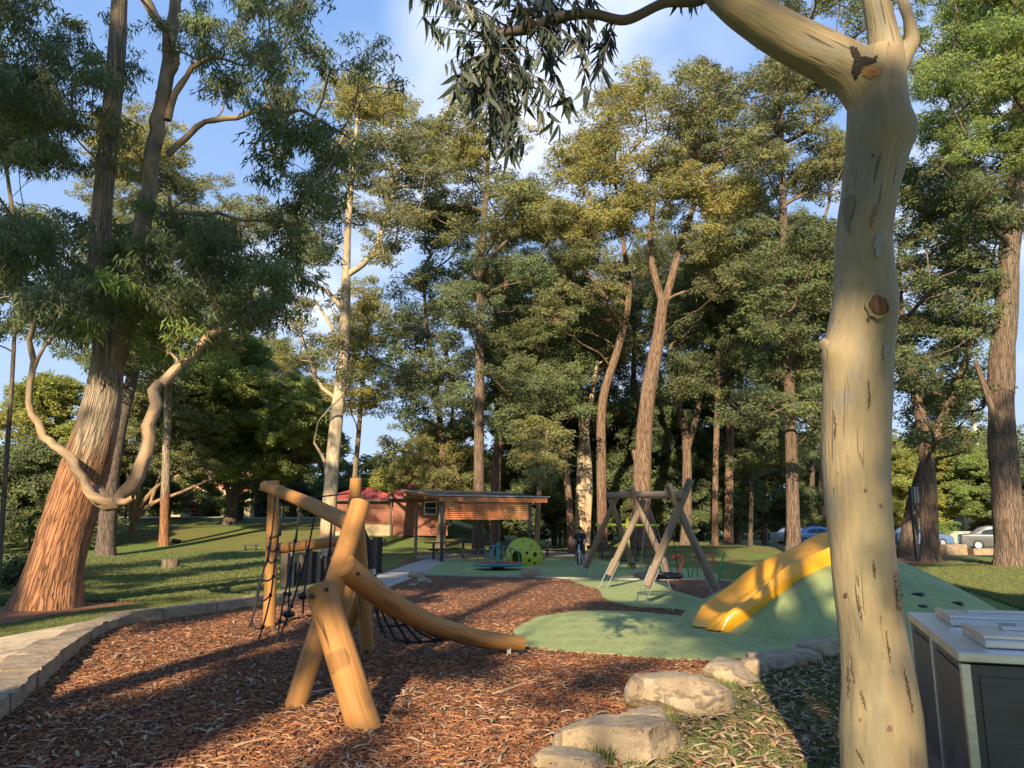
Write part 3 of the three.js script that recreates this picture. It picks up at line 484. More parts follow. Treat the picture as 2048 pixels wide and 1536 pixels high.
photoTree('gum_tree', 'narrow gum with an orange lit patch low on its trunk, right of the swings', 'tree', 44, [[[1430, 1090, 16], [1431, 950, 14], [1436, 750, 12], [1440, 560, 8], [1436, 420, 5]]], [[[[1400, 440], [1480, 330], [1550, 420], [1540, 560], [1420, 580]], 24, 30, 46, 4, 'olive']], { bark: 'red' }, 26, GR);
photoTree('gum_tree', 'reddish straight gum right of the narrow orange patched one', 'tree', 47, [[[1457, 1086, 22], [1459, 920, 19], [1464, 720, 15], [1470, 540, 9]]], [[[[1390, 600], [1560, 520], [1600, 640], [1540, 780], [1420, 760]], 34, 32, 50, 5, 'dark']], { bark: 'red' }, 27, GR);
photoTree('gum_tree', 'small leaning gum sapling between the reddish gum and the brown gum', 'tree', 42, [[[1500, 1090, 11], [1502, 960, 9], [1490, 850, 6]]], [[[[1440, 800], [1560, 780], [1570, 900], [1480, 940]], 16, 26, 42, 3, 'dark']], { bark: 'dark' }, 28, GR);
photoTree('gum_tree', 'tall brown gum standing left of the foreground trunk beyond the yellow slide', 'tree', 36, [[[1587, 1112, 34], [1584, 950, 29], [1576, 700, 25], [1566, 420, 19], [1560, 200, 12], [1558, 60, 6]]], [[[[1500, 160], [1560, 110], [1690, 90], [1700, 300], [1640, 420], [1500, 370]], 36, 32, 50, 4, 'gum'], [[[1480, 430], [1700, 420], [1700, 800], [1620, 900], [1510, 860], [1480, 640]], 64, 34, 54, 4, 'dark'], [[[1400, -80], [1800, -120], [1800, 60], [1560, 60]], 22, 40, 60, 5]], { bark: 'brown' }, 29, GR);
photoTree('gum_tree', 'thin bent gum right of the shelter beside the picnic lawn', 'tree', 38, [[[1072, 1092, 14], [1078, 990, 12], [1084, 920, 8], [1096, 860, 5]]], [[[[1030, 850], [1110, 830], [1130, 940], [1060, 970]], 14, 24, 38, 3, 'olive']], { bark: 'pale', tip: 0.016 }, 30, GR);
photoTree('gum_tree', 'slanting gum left of the person, leaning to the left as it rises', 'tree', 43, [[[1145, 1106, 18], [1134, 960, 16], [1122, 860, 13], [1108, 770, 8]]], [[[[1020, 680], [1130, 650], [1160, 820], [1090, 920], [1020, 860]], 34, 28, 46, 4, 'dark']], { bark: 'red' }, 31, GR);
photoTree('gum_tree', 'twisted cream gum with sunlit forked limbs behind the person', 'tree', 47, [[[1160, 1090, 28], [1162, 960, 24], [1166, 880, 20], [1184, 790, 14], [1196, 720, 8]], [[1164, 880, 16], [1160, 800, 12], [1142, 740, 7]], [[1172, 1090, 20], [1178, 960, 18], [1172, 860, 14]]], [[[[1100, 640], [1230, 620], [1250, 720], [1180, 760], [1100, 740]], 20, 26, 42, 4]], { bark: 'pale', skin: 'smooth' }, 32, GR);
photoTree('gum_tree', 'huge rough barked tree cut off by the right edge of the photo', 'tree', 30, [[[2022, 1108, 78], [2014, 1000, 66], [2006, 880, 60], [2002, 800, 56], [2010, 640, 54], [2024, 440, 46], [2040, 220, 36], [2060, 0, 24]], [[1998, 860, 20, -0.6], [1975, 790, 16, -0.8], [1950, 720, 12, -0.8]]], [[[[1830, -40], [2100, -60], [2120, 300], [1990, 360], [1890, 290], [1820, 150]], 60, 36, 60, 4, 'fresh'], [[[1850, 300], [1990, 360], [2080, 340], [2080, 480], [1960, 460]], 14, 30, 46, 3, 'dark']], { bark: 'brown', leaf: 'mid', dens: 6, seg: 20, rough: 0.16 }, 33);
photoTree('gum_tree', 'forked brown tree beside the dark lamp post on the right lawn', 'tree', 33, [[[1858, 1110, 42], [1857, 980, 37], [1850, 890, 32], [1830, 780, 22], [1806, 640, 14], [1796, 520, 8]], [[1856, 900, 24], [1890, 830, 22], [1925, 740, 18], [1955, 640, 14], [1968, 560, 9]]], [[[[1780, 320], [1900, 290], [1990, 400], [1995, 600], [1940, 720], [1850, 780], [1780, 720]], 84, 30, 50, 4, 'dark'], [[[1780, 740], [1980, 740], [1970, 860], [1880, 900], [1790, 840]], 16, 24, 40, 3, 'dark']], { bark: 'brown', seg: 14 }, 34);
photoTree('gum_tree', 'dark trunk leaning right behind the lamp post near the street', 'tree', 40, [[[1812, 1094, 42], [1826, 1020, 34], [1846, 940, 26], [1872, 860, 16]]], [[[[1820, 780], [1960, 760], [1960, 880], [1860, 900]], 14, 26, 42, 3, 'dark']], { bark: 'dark' }, 35);

{ // the back row of the wood: slim straight gums one behind another
  const ORD = 'first second third fourth fifth sixth seventh eighth ninth tenth eleventh twelfth thirteenth fourteenth fifteenth sixteenth seventeenth eighteenth nineteenth twentieth twenty-first twenty-second'.split(' '), r = rngOf(515), tints = ['dark', 'gum', 'olive', 'dark', 'blue'];
  for (let i = 0; i < 16; i++) {
    const u = 1010 + i * 43 + (r() - 0.5) * 26, d = 52 + 14 * r(), top = lerp(400, 600, r()), w = 8 + 8 * r(), lean = (r() - 0.5) * 50;
    photoTree('gum_tree', `${ORD[i]} slim straight gum from the left in the dark back row`, 'tree', d, [[[u, 1078, w * 1.15], [u + lean * 0.3, 900, w], [u + lean * 0.6, (900 + top) / 2, w * 0.8], [u + lean, top, w * 0.35]]], [
      [[[u - 50 + lean, top + 10], [u + lean, top - 50], [u + 50 + lean, top + 10], [u + 62 + lean * 0.6, top + 160], [u - 62 + lean * 0.6, top + 160]], 13, 28, 44, 3, tints[i % 5]],
      [[[u - 60, top + 170], [u + 60, top + 170], [u + 50, 980], [u - 50, 980]], 9, 26, 44, 4, 'dark'],
    ], { bark: ['brown', 'red', 'dark', 'pale'][i % 4], dens: 4.2, limbMin: 7, twigs: 3, seg: 8, step: 0.9, clear: 0.25 }, 600 + i, 'slim gums of the back row');
  }
}

// ------------------------------------------------------------------ the foreground gum
TX.cream = bake(1024, 1536, [1 / 1.26, 1 / 3.2], (u, v) => {
  const w = u + 0.012 * (tfbm(u, v, 6, 10, 3, 201) - 0.5);
  const olive = sstep(0.47, 0.66, tfbm(w, v, 5, 6, 4, 203)), tan = sstep(0.5, 0.75, tfbm(w, v, 9, 5, 4, 207)), grey = sstep(0.58, 0.74, tfbm(w, v, 10, 12, 4, 211)), fine = tfbm(w, v, 60, 30, 3, 213), sp = tnoise(u * 300, v * 500, 300, 500, 3);
  const ln = Math.abs(tfbm(w, v, 34, 4, 2, 217) - 0.5), crack = sstep(0.022, 0.004, ln) * sstep(0.60, 0.72, tfbm(u, v, 7, 7, 3, 223)), pit = sstep(0.84, 0.9, tnoise(w * 60, v * 40, 60, 40, 31)) * sstep(0.5, 0.66, tfbm(u, v, 4, 4, 2, 227));
  let c = [0.36, 0.285, 0.162]; c = c.map((x, i) => lerp(x, [0.25, 0.222, 0.132][i], olive * 0.8)); c = c.map((x, i) => lerp(x, [0.31, 0.225, 0.125][i], tan * 0.55)); c = c.map((x, i) => lerp(x, [0.25, 0.25, 0.22][i], grey * 0.5));
  const k = (0.84 + 0.26 * fine + 0.1 * (sp - 0.5)) * (1 - 0.5 * crack) * (1 - 0.2 * pit); return { c: c.map(x => x * k), h: 0.55 + 0.25 * fine - 0.5 * crack - 0.3 * pit - 0.12 * grey };
});
const creamMat = std({ map: TX.cream.map, color: lin(0.84, 0.84, 0.84), bumpMap: TX.cream.bump, bumpScale: 0.012, roughness: 0.72 });
const scarMat = std({ map: TX.barkR.map, bumpMap: TX.barkR.bump, bumpScale: 0.03, roughness: 0.95, color: lin(0.36, 0.19, 0.10) });
const darkScar = std({ color: lin(0.035, 0.028, 0.024), roughness: 0.95 });
const gumT = thing('gum_tree', 'big smooth cream gum trunk in the right foreground with a round branch scar', 'tree', V(2.0, 0, -4.0));
const gumLocal = g => { g.translate(-2.0, 0, 4.0); return g; };
{
  const D = 4.0, S = (l, dz = 0) => ({ pts: l.map(([u, v, , z = 0]) => at(u, v, D + dz + z)), rad: l.map(([, , w, z = 0]) => w / FOC * (D + dz + z) / 2) });
  const part = (name, l, seg, step, opt = {}) => { const s = S(l), q = spline(s.pts, s.rad, step); return mesh(name, gumLocal(tube(q.P, q.R, seg, { circ: 1.26, rough: 0.028, freq: 1.3, hfreq: 1.3, ...opt })), creamMat, gumT); };
  const bumps = [[1657, 697, 0.05, 0.085], [1790, 250, 0.015, 0.14], [1826, 250, 0.022, 0.08], [1700, 1245, -0.012, 0.12], [1690, 1330, -0.015, 0.15], [1700, 1480, 0.012, 0.12], [1757, 612, 0.02, 0.12]].map(([u, v, a, s]) => ({ p: at(u, v, D - 0.1), a, s }));
  part('trunk', [[1782, 1790, 185], [1768, 1536, 147], [1760, 1400, 138], [1741, 1250, 122], [1724, 1100, 117], [1714, 1000, 122], [1710, 900, 129], [1714, 800, 131], [1717, 700, 132], [1730, 590, 123], [1727, 480, 112], [1740, 380, 112], [1757, 280, 132], [1756, 215, 124], [1756, 150, 116], [1762, 110, 92]], 80, 0.022, {
    seed: 3.3, bumpFn: (a, h, c, dir) => { const x = c.x + dir.x * 0.17, y = c.y + dir.y * 0.17, z = c.z + dir.z * 0.17; let o = 0; for (const b of bumps) { const dx = x - b.p.x, dy = y - b.p.y, dz = z - b.p.z; o += b.a * Math.exp(-(dx * dx + dy * dy + dz * dz * 0.4) / (b.s * b.s)); } return o + 0.004 * fbm3(x * 9, y * 2.4, z * 9, 3) + 0.010 * sstep(1.9, 0.5, y) * Math.abs(fbm3(x * 14, y * 2.0, z * 14, 3)); },
  });
  part('limb', [[1748, 205, 104], [1712, 150, 112], [1660, 118, 106], [1600, 88, 102], [1530, 48, 96], [1465, 2, 86], [1400, -70, 76, 0.1], [1330, -170, 62, 0.3], [1280, -330, 48, 0.6], [1250, -520, 34, 1]], 56, 0.03, { seed: 8.1 });
  part('limb', [[1762, 190, 96], [1772, 120, 78], [1764, 60, 62], [1752, 0, 55], [1742, -90, 50, 0.2], [1750, -250, 40, 0.5], [1780, -450, 28, 0.9]], 44, 0.03, { seed: 5.1 });
  part('limb', [[1782, 150, 60], [1806, 108, 48], [1822, 86, 34], [1818, 40, 24], [1806, 0, 22, 0.1], [1830, -120, 18, 0.4]], 32, 0.03, { seed: 2.2 });
  part('limb', [[1655, 696, 44, -0.02], [1650, 698, 42, -0.02], [1645, 700, 30, -0.02], [1642, 701, 8, -0.02]], 28, 0.008, { seed: 1.2 });
  // the round scar: a rim of healed bark round a sunken brown face
  const sc = at(1757, 612, D - 0.205), n = V().subVectors(V(0, 1.9, 0), sc).setY(0).normalize(), q = new THREE.Quaternion().setFromUnitVectors(V(0, 0, 1), n);
  const fit = g => { g.scale(1, 1.2, 1); g.applyQuaternion(q); g.translate(sc.x, sc.y, sc.z); return gumLocal(g); };
  const rim = new THREE.TorusGeometry(0.052, 0.009, 14, 48); { const p = rim.attributes.position; for (let i = 0; i < p.count; i++) { const k = 1 + 0.30 * n3(p.getX(i) * 26, p.getY(i) * 26, 3); p.setXY(i, p.getX(i) * k, p.getY(i) * k); } rim.computeVertexNormals(); boxUV(rim); }
  mesh('branch_scar_rim', fit(rim), creamMat, gumT);
  const face = new THREE.SphereGeometry(0.05, 26, 16); face.scale(1, 1, 0.34); { const p = face.attributes.position; for (let i = 0; i < p.count; i++) p.setZ(i, p.getZ(i) + 0.012 * n3(p.getX(i) * 60, p.getY(i) * 25, 1)); face.computeVertexNormals(); boxUV(face); }
  mesh('branch_scar', fit(face), scarMat, gumT);
  // the dark torn bark in the crotch and the orange wood below it
  const k3 = [[0.12, 0.07, 0.04], [0.17, 0.11, 0.07], [0.09, 0.06, 0.045]].map(c => std({ color: lin(...c), roughness: 0.95 }));
  const skin = gumT.children.filter(c => c.name === 'trunk' || c.name === 'limb'), caster = new THREE.Raycaster(); gumT.updateMatrixWorld(true);
  // a scab that lies on the bark: the outline is filled with a fine grid laid onto the trunk's own surface
  const scab = (poly, name, mat, step = 2.2) => {
    const us = poly.map(p => p[0]), vs = poly.map(p => p[1]), hit = new Map(), pos = []; const H = (u, v) => { const k = u + ',' + v; if (!hit.has(k)) { caster.set(V(0, EYE, 0), ray(u, v).normalize()); const h = caster.intersectObjects(skin, false)[0]; hit.set(k, h ? h.point.clone().addScaledVector(h.face.normal, 0.004 + 0.006 * (0.5 + n3(u * 0.13, v * 0.13, 2))) : null); } return hit.get(k); };
    for (let u = Math.min(...us); u < Math.max(...us); u += step) for (let v = Math.min(...vs); v < Math.max(...vs); v += step) { const w = u + 3 * n3(u * 0.2, v * 0.2, 1), x = v + 3 * n3(u * 0.2, v * 0.2, 7); if (!inPoly(w, x, poly)) continue; const q = [H(u, v), H(u + step, v), H(u + step, v + step), H(u, v + step)]; if (q.some(p => !p)) continue; for (const i of [0, 2, 1, 0, 3, 2]) pos.push(q[i].x, q[i].y, q[i].z); }
    const g = new THREE.BufferGeometry(); g.setAttribute('position', new THREE.Float32BufferAttribute(pos, 3)); g.computeVertexNormals(); boxUV(g); mesh(name, gumLocal(g), mat, gumT);
  };
  scab([[1696, 90], [1712, 96], [1720, 112], [1742, 116], [1754, 112], [1750, 124], [1732, 132], [1718, 146], [1709, 160], [1702, 142], [1707, 118], [1700, 103]], 'torn_bark', darkScar);
  scab([[1722, 134], [1744, 130], [1762, 136], [1760, 150], [1740, 158], [1722, 150]], 'bare_wood', std({ color: lin(0.33, 0.17, 0.08), roughness: 0.9 }));
  scab([[1690, 395], [1700, 388], [1712, 398], [1706, 420], [1700, 440], [1698, 470], [1690, 450], [1686, 420]], 'old_bark', std({ color: lin(0.17, 0.15, 0.10), roughness: 0.9 }));
  scab([[1748, 412], [1755, 408], [1752, 425], [1744, 445], [1741, 460], [1738, 450], [1743, 430]], 'old_bark', std({ color: lin(0.26, 0.13, 0.07), roughness: 0.9 }));
  scab([[1750, 470], [1762, 465], [1766, 480], [1758, 500], [1756, 520], [1748, 510], [1746, 490]], 'old_bark', std({ color: lin(0.27, 0.27, 0.255), roughness: 0.9 }));

  const fissure = std({ color: lin(0.10, 0.065, 0.04), roughness: 0.95 }), crackLine = (pts, w) => { const L = [], R = []; pts.forEach(([u, v], i) => { const k = w * (i === 0 || i === pts.length - 1 ? 0.25 : 1); L.push([u - k, v]); R.unshift([u + k, v]); }); scab([...L, ...R], 'bark_crack', fissure, 1.1); };
  [[[1716, 1190], [1720, 1215], [1726, 1242]], [[1722, 1380], [1728, 1400], [1734, 1424]], [[1806, 1335], [1813, 1370], [1824, 1428]], [[1702, 1300], [1706, 1335], [1712, 1372]], [[1697, 1330], [1700, 1360], [1698, 1400]], [[1745, 1120], [1747, 1140], [1750, 1156]], [[1770, 1260], [1776, 1300], [1780, 1330]], [[1790, 1180], [1793, 1200], [1791, 1222]], [[1712, 1495], [1720, 1510], [1730, 1530]], [[1668, 820], [1672, 850], [1670, 880]], [[1735, 760], [1738, 790], [1736, 820]]].forEach((l, i) => crackLine(l, 1.6 + (i % 3) * 0.5));
  [[1779, 1456, 5], [1800, 1190, 4], [1692, 1190, 4], [1722, 1438, 3], [1730, 980, 3], [1760, 1010, 3], [1735, 640, 3], [1745, 310, 3]].forEach(([u, v, q]) => scab(Array.from({ length: 9 }, (_, k) => [u + q * Math.cos(k * 0.698), v + 1.5 * q * Math.sin(k * 0.698)]), 'bark_fleck', k3[(u + v) % 3], 1.2));
  scab([[1786, 1150], [1796, 1140], [1802, 1180], [1800, 1222], [1794, 1214], [1790, 1180]], 'old_bark', std({ color: lin(0.19, 0.165, 0.115), roughness: 0.9 }));
  scab([[1765, 690], [1772, 682], [1775, 700], [1768, 720], [1762, 712]], 'old_bark', std({ color: lin(0.24, 0.24, 0.22), roughness: 0.9 }));

  // overhanging branch with hanging leaves
  const bp = [[1440, -30, 30, 0.05], [1400, 0, 23, 0.1], [1329, 6, 22, 0.15], [1250, 40, 22, 0.2], [1184, 28, 22, 0.2], [1110, 36, 23, 0.2], [1056, 58, 23, 0.2], [1001, 69, 20, 0.2], [979, 104, 17, 0.2], [969, 133, 11, 0.2]];
  const bs = S(bp), bq = spline(bs.pts, bs.rad, 0.02);
  const branchMat = std({ map: TX.barkS.map, bumpMap: TX.barkS.bump, bumpScale: 0.006, roughness: 0.85, color: lin(0.15, 0.115, 0.09) });
  mesh('limb', gumLocal(tube(bq.P, bq.R, 18, { rough: 0.06, freq: 2, hfreq: 7, cap: true })), branchMat, gumT);
  const r = rngOf(404), leafShapes = [0, 1, 2].map(k => { const pos = [], idx = [], uv = [], L = 0.135, n = 7, bend = [0.12, 0.25, -0.18][k]; for (let i = 0; i <= n; i++) { const t = i / n, w = 0.0125 * Math.pow(Math.sin(Math.PI * Math.pow(t, 0.72) * 0.985 + 0.02), 0.9), cx = bend * L * (t * t), y = -L * t; pos.push(cx - w, y, 0.002 * Math.sin(t * 5), cx, y, -0.0035 * (1 - t), cx + w, y, 0.002 * Math.cos(t * 4)); uv.push(0, t, 0.5, t, 1, t); if (i < n) { const a = i * 3; idx.push(a, a + 3, a + 1, a + 1, a + 3, a + 4, a + 1, a + 4, a + 2, a + 2, a + 4, a + 5); } } const g = new THREE.BufferGeometry(); g.setAttribute('position', new THREE.Float32BufferAttribute(pos, 3)); g.setAttribute('uv', new THREE.Float32BufferAttribute(uv, 2)); g.setIndex(idx); g.computeVertexNormals(); return g; });
  const leafM = [[0.040, 0.058, 0.036], [0.052, 0.070, 0.036], [0.034, 0.052, 0.040], [0.13, 0.06, 0.04]].map(c => new THREE.MeshPhysicalMaterial({ color: lin(...c), roughness: 0.5, transmission: 0, side: THREE.DoubleSide }));
  const zones = [[[[810, -40], [1000, -60], [1010, 60], [950, 150], [860, 120], [830, 40]], 34], [[[960, 80], [1060, 70], [1080, 160], [1050, 300], [980, 300], [930, 200]], 30], [[[1080, 60], [1220, 30], [1225, 110], [1190, 200], [1140, 280], [1090, 230]], 34], [[[880, 120], [960, 150], [960, 220], [890, 200]], 10], [[[1000, -60], [1220, -60], [1210, 30], [1020, 50]], 18], [[[1000, 280], [1060, 270], [1050, 330], [1010, 330]], 5], [[[1370, -30], [1400, -30], [1400, 30], [1375, 30]], 3]];
  const twig = [], leaves = [];
  for (const [poly, n] of zones) for (let i = 0; i < n; i++) {
    const [u, v] = samplePoly(poly, r), e = at(u, v, D + 0.2 + (r() - 0.5) * 0.9); let best = bq.P[0], bd = 1e9; for (const p of bq.P) { const d = p.distanceTo(e) + 1.5 * Math.max(0, e.y - p.y) + 0.15 * r(); if (d < bd) { bd = d; best = p; } }
    const mid = V().lerpVectors(best, e, 0.5).add(V((r() - 0.5) * 0.1, 0.10 * best.distanceTo(e), (r() - 0.5) * 0.1)), c = new THREE.QuadraticBezierCurve3(best, mid, e), L = c.getLength();
    twig.push(gumLocal(tube(c.getPoints(6), [0.0055, 0.005, 0.0042, 0.0035, 0.003, 0.002, 0.0012], 4, {})));
    const k = 6 + Math.floor(r() * 5); for (let j = 0; j < k; j++) { const t = 1 - Math.pow(r(), 1.3) * Math.min(0.8, 0.42 / L), p = c.getPoint(t); leaves.push({ p: p.sub(V(2, 0, -4)), rx: (r() - 0.5) * 1.3, ry: r() * 6.28, rz: (r() - 0.5) * 1.3, s: 0.75 + 0.5 * r(), g: Math.floor(r() * 3), m: r() < 0.05 ? 3 : Math.floor(r() * 3) }); }
  }
  const tw = mesh('twigs', merge(twig), branchMat, gumT); tw.userData.kind = 'stuff';
  leaves.sort((a, b) => b.s - a.s);
  leaves.slice(0, 300).forEach(l => { const m = mesh('leaf', leafShapes[l.g], leafM[l.m], gumT); m.position.copy(l.p); m.rotation.set(l.rx, l.ry, l.rz, 'YXZ'); m.scale.setScalar(l.s); });
  const rest = leaves.slice(300); for (let g = 0; g < 3; g++) for (let m = 0; m < 2; m++) { const L = rest.filter(l => l.g === g && (l.m % 2) === m); if (L.length) stuffCopies('foliage', leafShapes[g], leafM[m], L.map(l => pose(l.p, l.rx, l.ry, l.rz, l.s)), null, gumT); }
}

// ------------------------------------------------------------------ trees behind the photographer: they cast the long bands of shade on the ground
{
  // places that the photograph shows in sun: gaps in these crowns
  const LIT = [
    [[790, 1536], [900, 1430], [960, 1390], [1050, 1325], [1060, 1306], [1220, 1314], [1150, 1340], [1010, 1395], [1040, 1430], [1060, 1480], [1080, 1536]],
    [[1060, 1290], [1100, 1240], [1200, 1228], [1300, 1250], [1340, 1290], [1425, 1318], [1200, 1308]],
    [[1300, 1400], [1440, 1375], [1580, 1536], [1450, 1536], [1420, 1450]], [[1150, 1500], [1290, 1380], [1440, 1330], [1430, 1400], [1330, 1480], [1330, 1536], [1130, 1536]],
    [[170, 1300], [560, 1215], [690, 1190], [540, 1290], [330, 1370], [120, 1400]], [[330, 1500], [560, 1420], [690, 1385], [640, 1470], [560, 1536], [330, 1536]],
    [[0, 1265], [290, 1222], [560, 1182], [560, 1200], [240, 1240], [160, 1300], [0, 1400]], [[330, 1165], [560, 1130], [560, 1150], [340, 1180]], [[960, 1290], [1090, 1230], [1180, 1190], [1150, 1162], [1060, 1162], [900, 1190], [860, 1220], [960, 1230]],
    [[1840, 1145], [2048, 1128], [2048, 1190], [1950, 1185], [1870, 1160]], [[1160, 1165], [1330, 1170], [1260, 1205], [1210, 1195]], [[1450, 1100], [1600, 1098], [1600, 1112], [1460, 1118]], [[300, 1135], [540, 1112], [540, 1120], [310, 1146]],
  ];
  const pts = [], r = rngOf(99);
  for (const poly of LIT) { const w = poly.map(([u, v]) => { const p = G(u, v); return [p.x, p.z]; }), xs = w.map(p => p[0]), zs = w.map(p => p[1]); for (let x = Math.min(...xs); x < Math.max(...xs); x += 0.22) for (let z = Math.min(...zs); z < Math.max(...zs); z += 0.45) if (inPoly(x, z, w)) pts.push(V(x, 0, z)); }
  const also = (n, u0, u1, v0, v1, d) => { for (let i = 0; i < n; i++) pts.push(at(lerp(u0, u1, r()), lerp(v0, v1, r()), d)); };
  also(12, 1690, 1735, 890, 1170, 3.85); also(5, 1700, 1780, 1420, 1530, 3.85); also(4, 1715, 1740, 1450, 1510, 3.85); also(8, 1570, 1620, 50, 90, 3.85);
  also(4, 1690, 1720, 660, 740, 3.85); also(30, 60, 170, 1000, 1200, 14.8); also(12, 180, 215, 770, 880, 14.8); also(20, 650, 690, 860, 1090, 40); also(30, 1530, 1670, 1100, 1165, 12.5); also(16, 670, 735, 1290, 1440, 6.6); also(12, 1610, 1690, 1140, 1190, 11); also(12, 360, 450, 640, 740, 15); also(12, 560, 630, 985, 1020, 11); also(12, 690, 725, 1005, 1090, 8); also(24, 895, 1055, 1008, 1040, 34); also(10, 1240, 1300, 1010, 1120, 19); also(8, 1290, 1330, 1060, 1180, 16); also(16, 300, 315, 780, 900, 14.6); also(12, 70, 150, 850, 950, 14.6);
  const X = V().crossVectors(V(0, 1, 0), SUN).normalize(), Y = V().crossVectors(SUN, X), cell = 0.5, grid = new Map();
  for (const p of pts) { const a = p.dot(X), c = p.dot(Y), k = Math.floor(a / cell) + ',' + Math.floor(c / cell); if (!grid.has(k)) grid.set(k, []); grid.get(k).push([a, c]); }
  const clear = (p, d) => { const a = p.dot(X), c = p.dot(Y), n = Math.ceil(d / cell), i0 = Math.floor(a / cell), j0 = Math.floor(c / cell); for (let i = i0 - n; i <= i0 + n; i++) for (let j = j0 - n; j <= j0 + n; j++) for (const q of grid.get(i + ',' + j) || []) if (Math.hypot(q[0] - a, q[1] - c) < d) return false; return true; };
  const L = ['tall gum behind the photographer to the left', 'tall gum directly behind the photographer', 'tall gum behind the photographer to the right', 'far left gum behind the photographer', 'second row gum behind the photographer', 'far right gum behind the photographer', 'gum left of the photographer beyond the frame', 'third row gum behind the photographer'];
  const T = [[-7.5, 8, 24, 5], [-0.8, 13, 27, 5.5], [5.6, 8.5, 24, 5], [-16, 15, 29, 6.5], [2.5, 22, 33, 7], [13, 14, 28, 6.5], [-21, 5, 24, 5], [-9, 25, 35, 8]].map(([x, z, h, w]) => ({ x, z, h, w, clumps: [] }));
  const offer = (t, p, cr) => { if (p.y < 3 || p.y > t.h || (p.z < 3.2 && Math.abs(p.x) < 5) ) return; for (const f of [1, 0.6, 0.3]) if (clear(p, cr * f + 0.12)) { t.clumps.push({ p, r: cr * f }); return; } };
  // sprays spread evenly over the shade they cast, with loose gaps farther out
  for (let i = 0; i < 4200; i++) {
    const d = r() < 0.66 ? lerp(3.5, 17, r()) : lerp(17, 50, r()), x = lerp(-16, 13, r()), fit = T.filter(t => { const s = (t.z + d) / SUN.z, px = x + SUN.x * s, py = SUN.y * s; return Math.abs(px - t.x) < t.w && py > 3 && py < t.h; });
    if (!fit.length) continue; const t = fit[Math.floor(r() * fit.length)], s = (t.z + d) / SUN.z + (r() - 0.5) * t.w * 1.2, p = V(x + SUN.x * s, SUN.y * s, -d + SUN.z * s);
    if (d > 13 && fbm3(p.dot(X) * 0.45 + 3, p.dot(Y) * 1.1, 4, 3) > 0.15) continue;
    offer(t, p, lerp(0.42, 0.95, r()));
  }
  T.forEach((t, i) => {
    const q = rngOf(700 + i), { x, z, h, w } = t, b = V(x, -0.1, z), top = V(x + 1.5 * (q() - 0.5), h * 0.85, z + q());
    for (let k = 0; k < 60; k++) { const y = lerp(0.35 * h, h, Math.pow(q(), 0.85)), a = q() * 6.28, m = w * Math.sqrt(q()); offer(t, V(x + Math.cos(a) * m, y, z + Math.sin(a) * m), 0.6 + 0.8 * q()); }
    growTree('gum_tree', L[i], 'tree', { stems: [{ pts: [b, V(x + 0.2, h * 0.3, z), V(x - 0.2, h * 0.6, z + 0.3), top], rad: [0.34, 0.26, 0.18, 0.05] }], clumps: t.clumps, bark: 'pale', skin: 'smooth', leaf: 'near', dens: 6.5, limbMin: 8, twigs: 0, tip: 0.012 }, 800 + i);
  });
}

// ------------------------------------------------------------------ shrubs, street trees and the wood beyond
function shrub(name, label, u, v, d, w, h, tint, seed, o = {}) {
  const b = o.base ?? at(u, v, d); b.y = ground(b.x, b.z); const r = rngOf(seed), W = w / FOC * d / 2, H = h / FOC * d, cl = [];
  const n = o.n ?? 16; for (let i = 0; i < n; i++) { const a = r() * 6.28, q = Math.sqrt(r()), y = r(); cl.push({ p: V(b.x + Math.cos(a) * q * W * (1.05 - 0.5 * y * y), b.y + H * (0.12 + 0.8 * y), b.z + Math.sin(a) * q * Math.min(W, 3) * (1.05 - 0.5 * y * y)), r: (0.34 + 0.22 * r()) * Math.min(W, H) * 0.85 }); }
  return growTree(name, label, o.cat ?? 'shrub', { stems: [{ pts: [b.clone().add(V(0, -0.1, 0)), b.clone().add(V(0.1, H * 0.35, 0)), b.clone().add(V(-0.05, H * 0.75, 0))], rad: [0.09, 0.07, 0.03].map(x => x * (o.stem ?? 1)) }], clumps: cl, bark: 'dark', leaf: 'bush', tint, dens: o.dens ?? 6, twigs: 1, clear: 0.1, tip: 0.012 }, seed, o.group);
}
shrub('tall_shrub', 'sunlit yellow green shrub behind the leaning gum at far left', 90, 1030, 50, 240, 330, 'yellow', 901, { n: 40 });
shrub('tall_shrub', 'dark glossy shrub at the left edge beneath the yellow green shrub', 60, 1060, 44, 280, 210, 'dark', 902, { n: 34 });
shrub('tall_shrub', 'dark shrub between the leaning gum and the bare limbed tree', 250, 1040, 62, 200, 280, 'dark', 903, { n: 30 });
shrub('shrub', 'small leafy sapling on the lawn left of the leaning gum foot', 26, 1205, 16, 44, 100, 'dark', 904, { n: 9, dens: 2 });
shrub('tall_shrub', 'leafy shrub in front of the far two storey house', 420, 1020, 70, 130, 110, 'fresh', 919, { n: 22 });
shrub('tall_shrub', 'dark green shrub mass behind the round crowned tree', 590, 1030, 74, 200, 200, 'dark', 905, { n: 30 });
shrub('tall_shrub', 'sunlit lime bush behind the red roofed brick building', 800, 1010, 64, 180, 110, 'yellow', 906, { n: 30 });
shrub('tall_shrub', 'olive shrub right behind the red roofed building', 900, 1050, 62, 150, 210, 'olive', 907, { n: 30 });
shrub('tall_shrub', 'dark thicket behind the right half of the picnic shelter', 1040, 1085, 50, 190, 300, 'dark', 908, { n: 44 });
shrub('tall_shrub', 'dark thicket behind the person and the slanting gum', 1120, 1085, 54, 180, 330, 'dark', 909, { n: 44 });
shrub('tall_shrub', 'dark thicket behind the left swing frame', 1240, 1085, 54, 170, 290, 'dark', 910, { n: 44 });
shrub('tall_shrub', 'dark thicket behind the right swing frame', 1345, 1085, 54, 170, 270, 'dark', 911, { n: 44 });
shrub('tall_shrub', 'dark thicket behind the narrow orange patched gum', 1430, 1080, 56, 170, 310, 'dark', 912, { n: 44 });
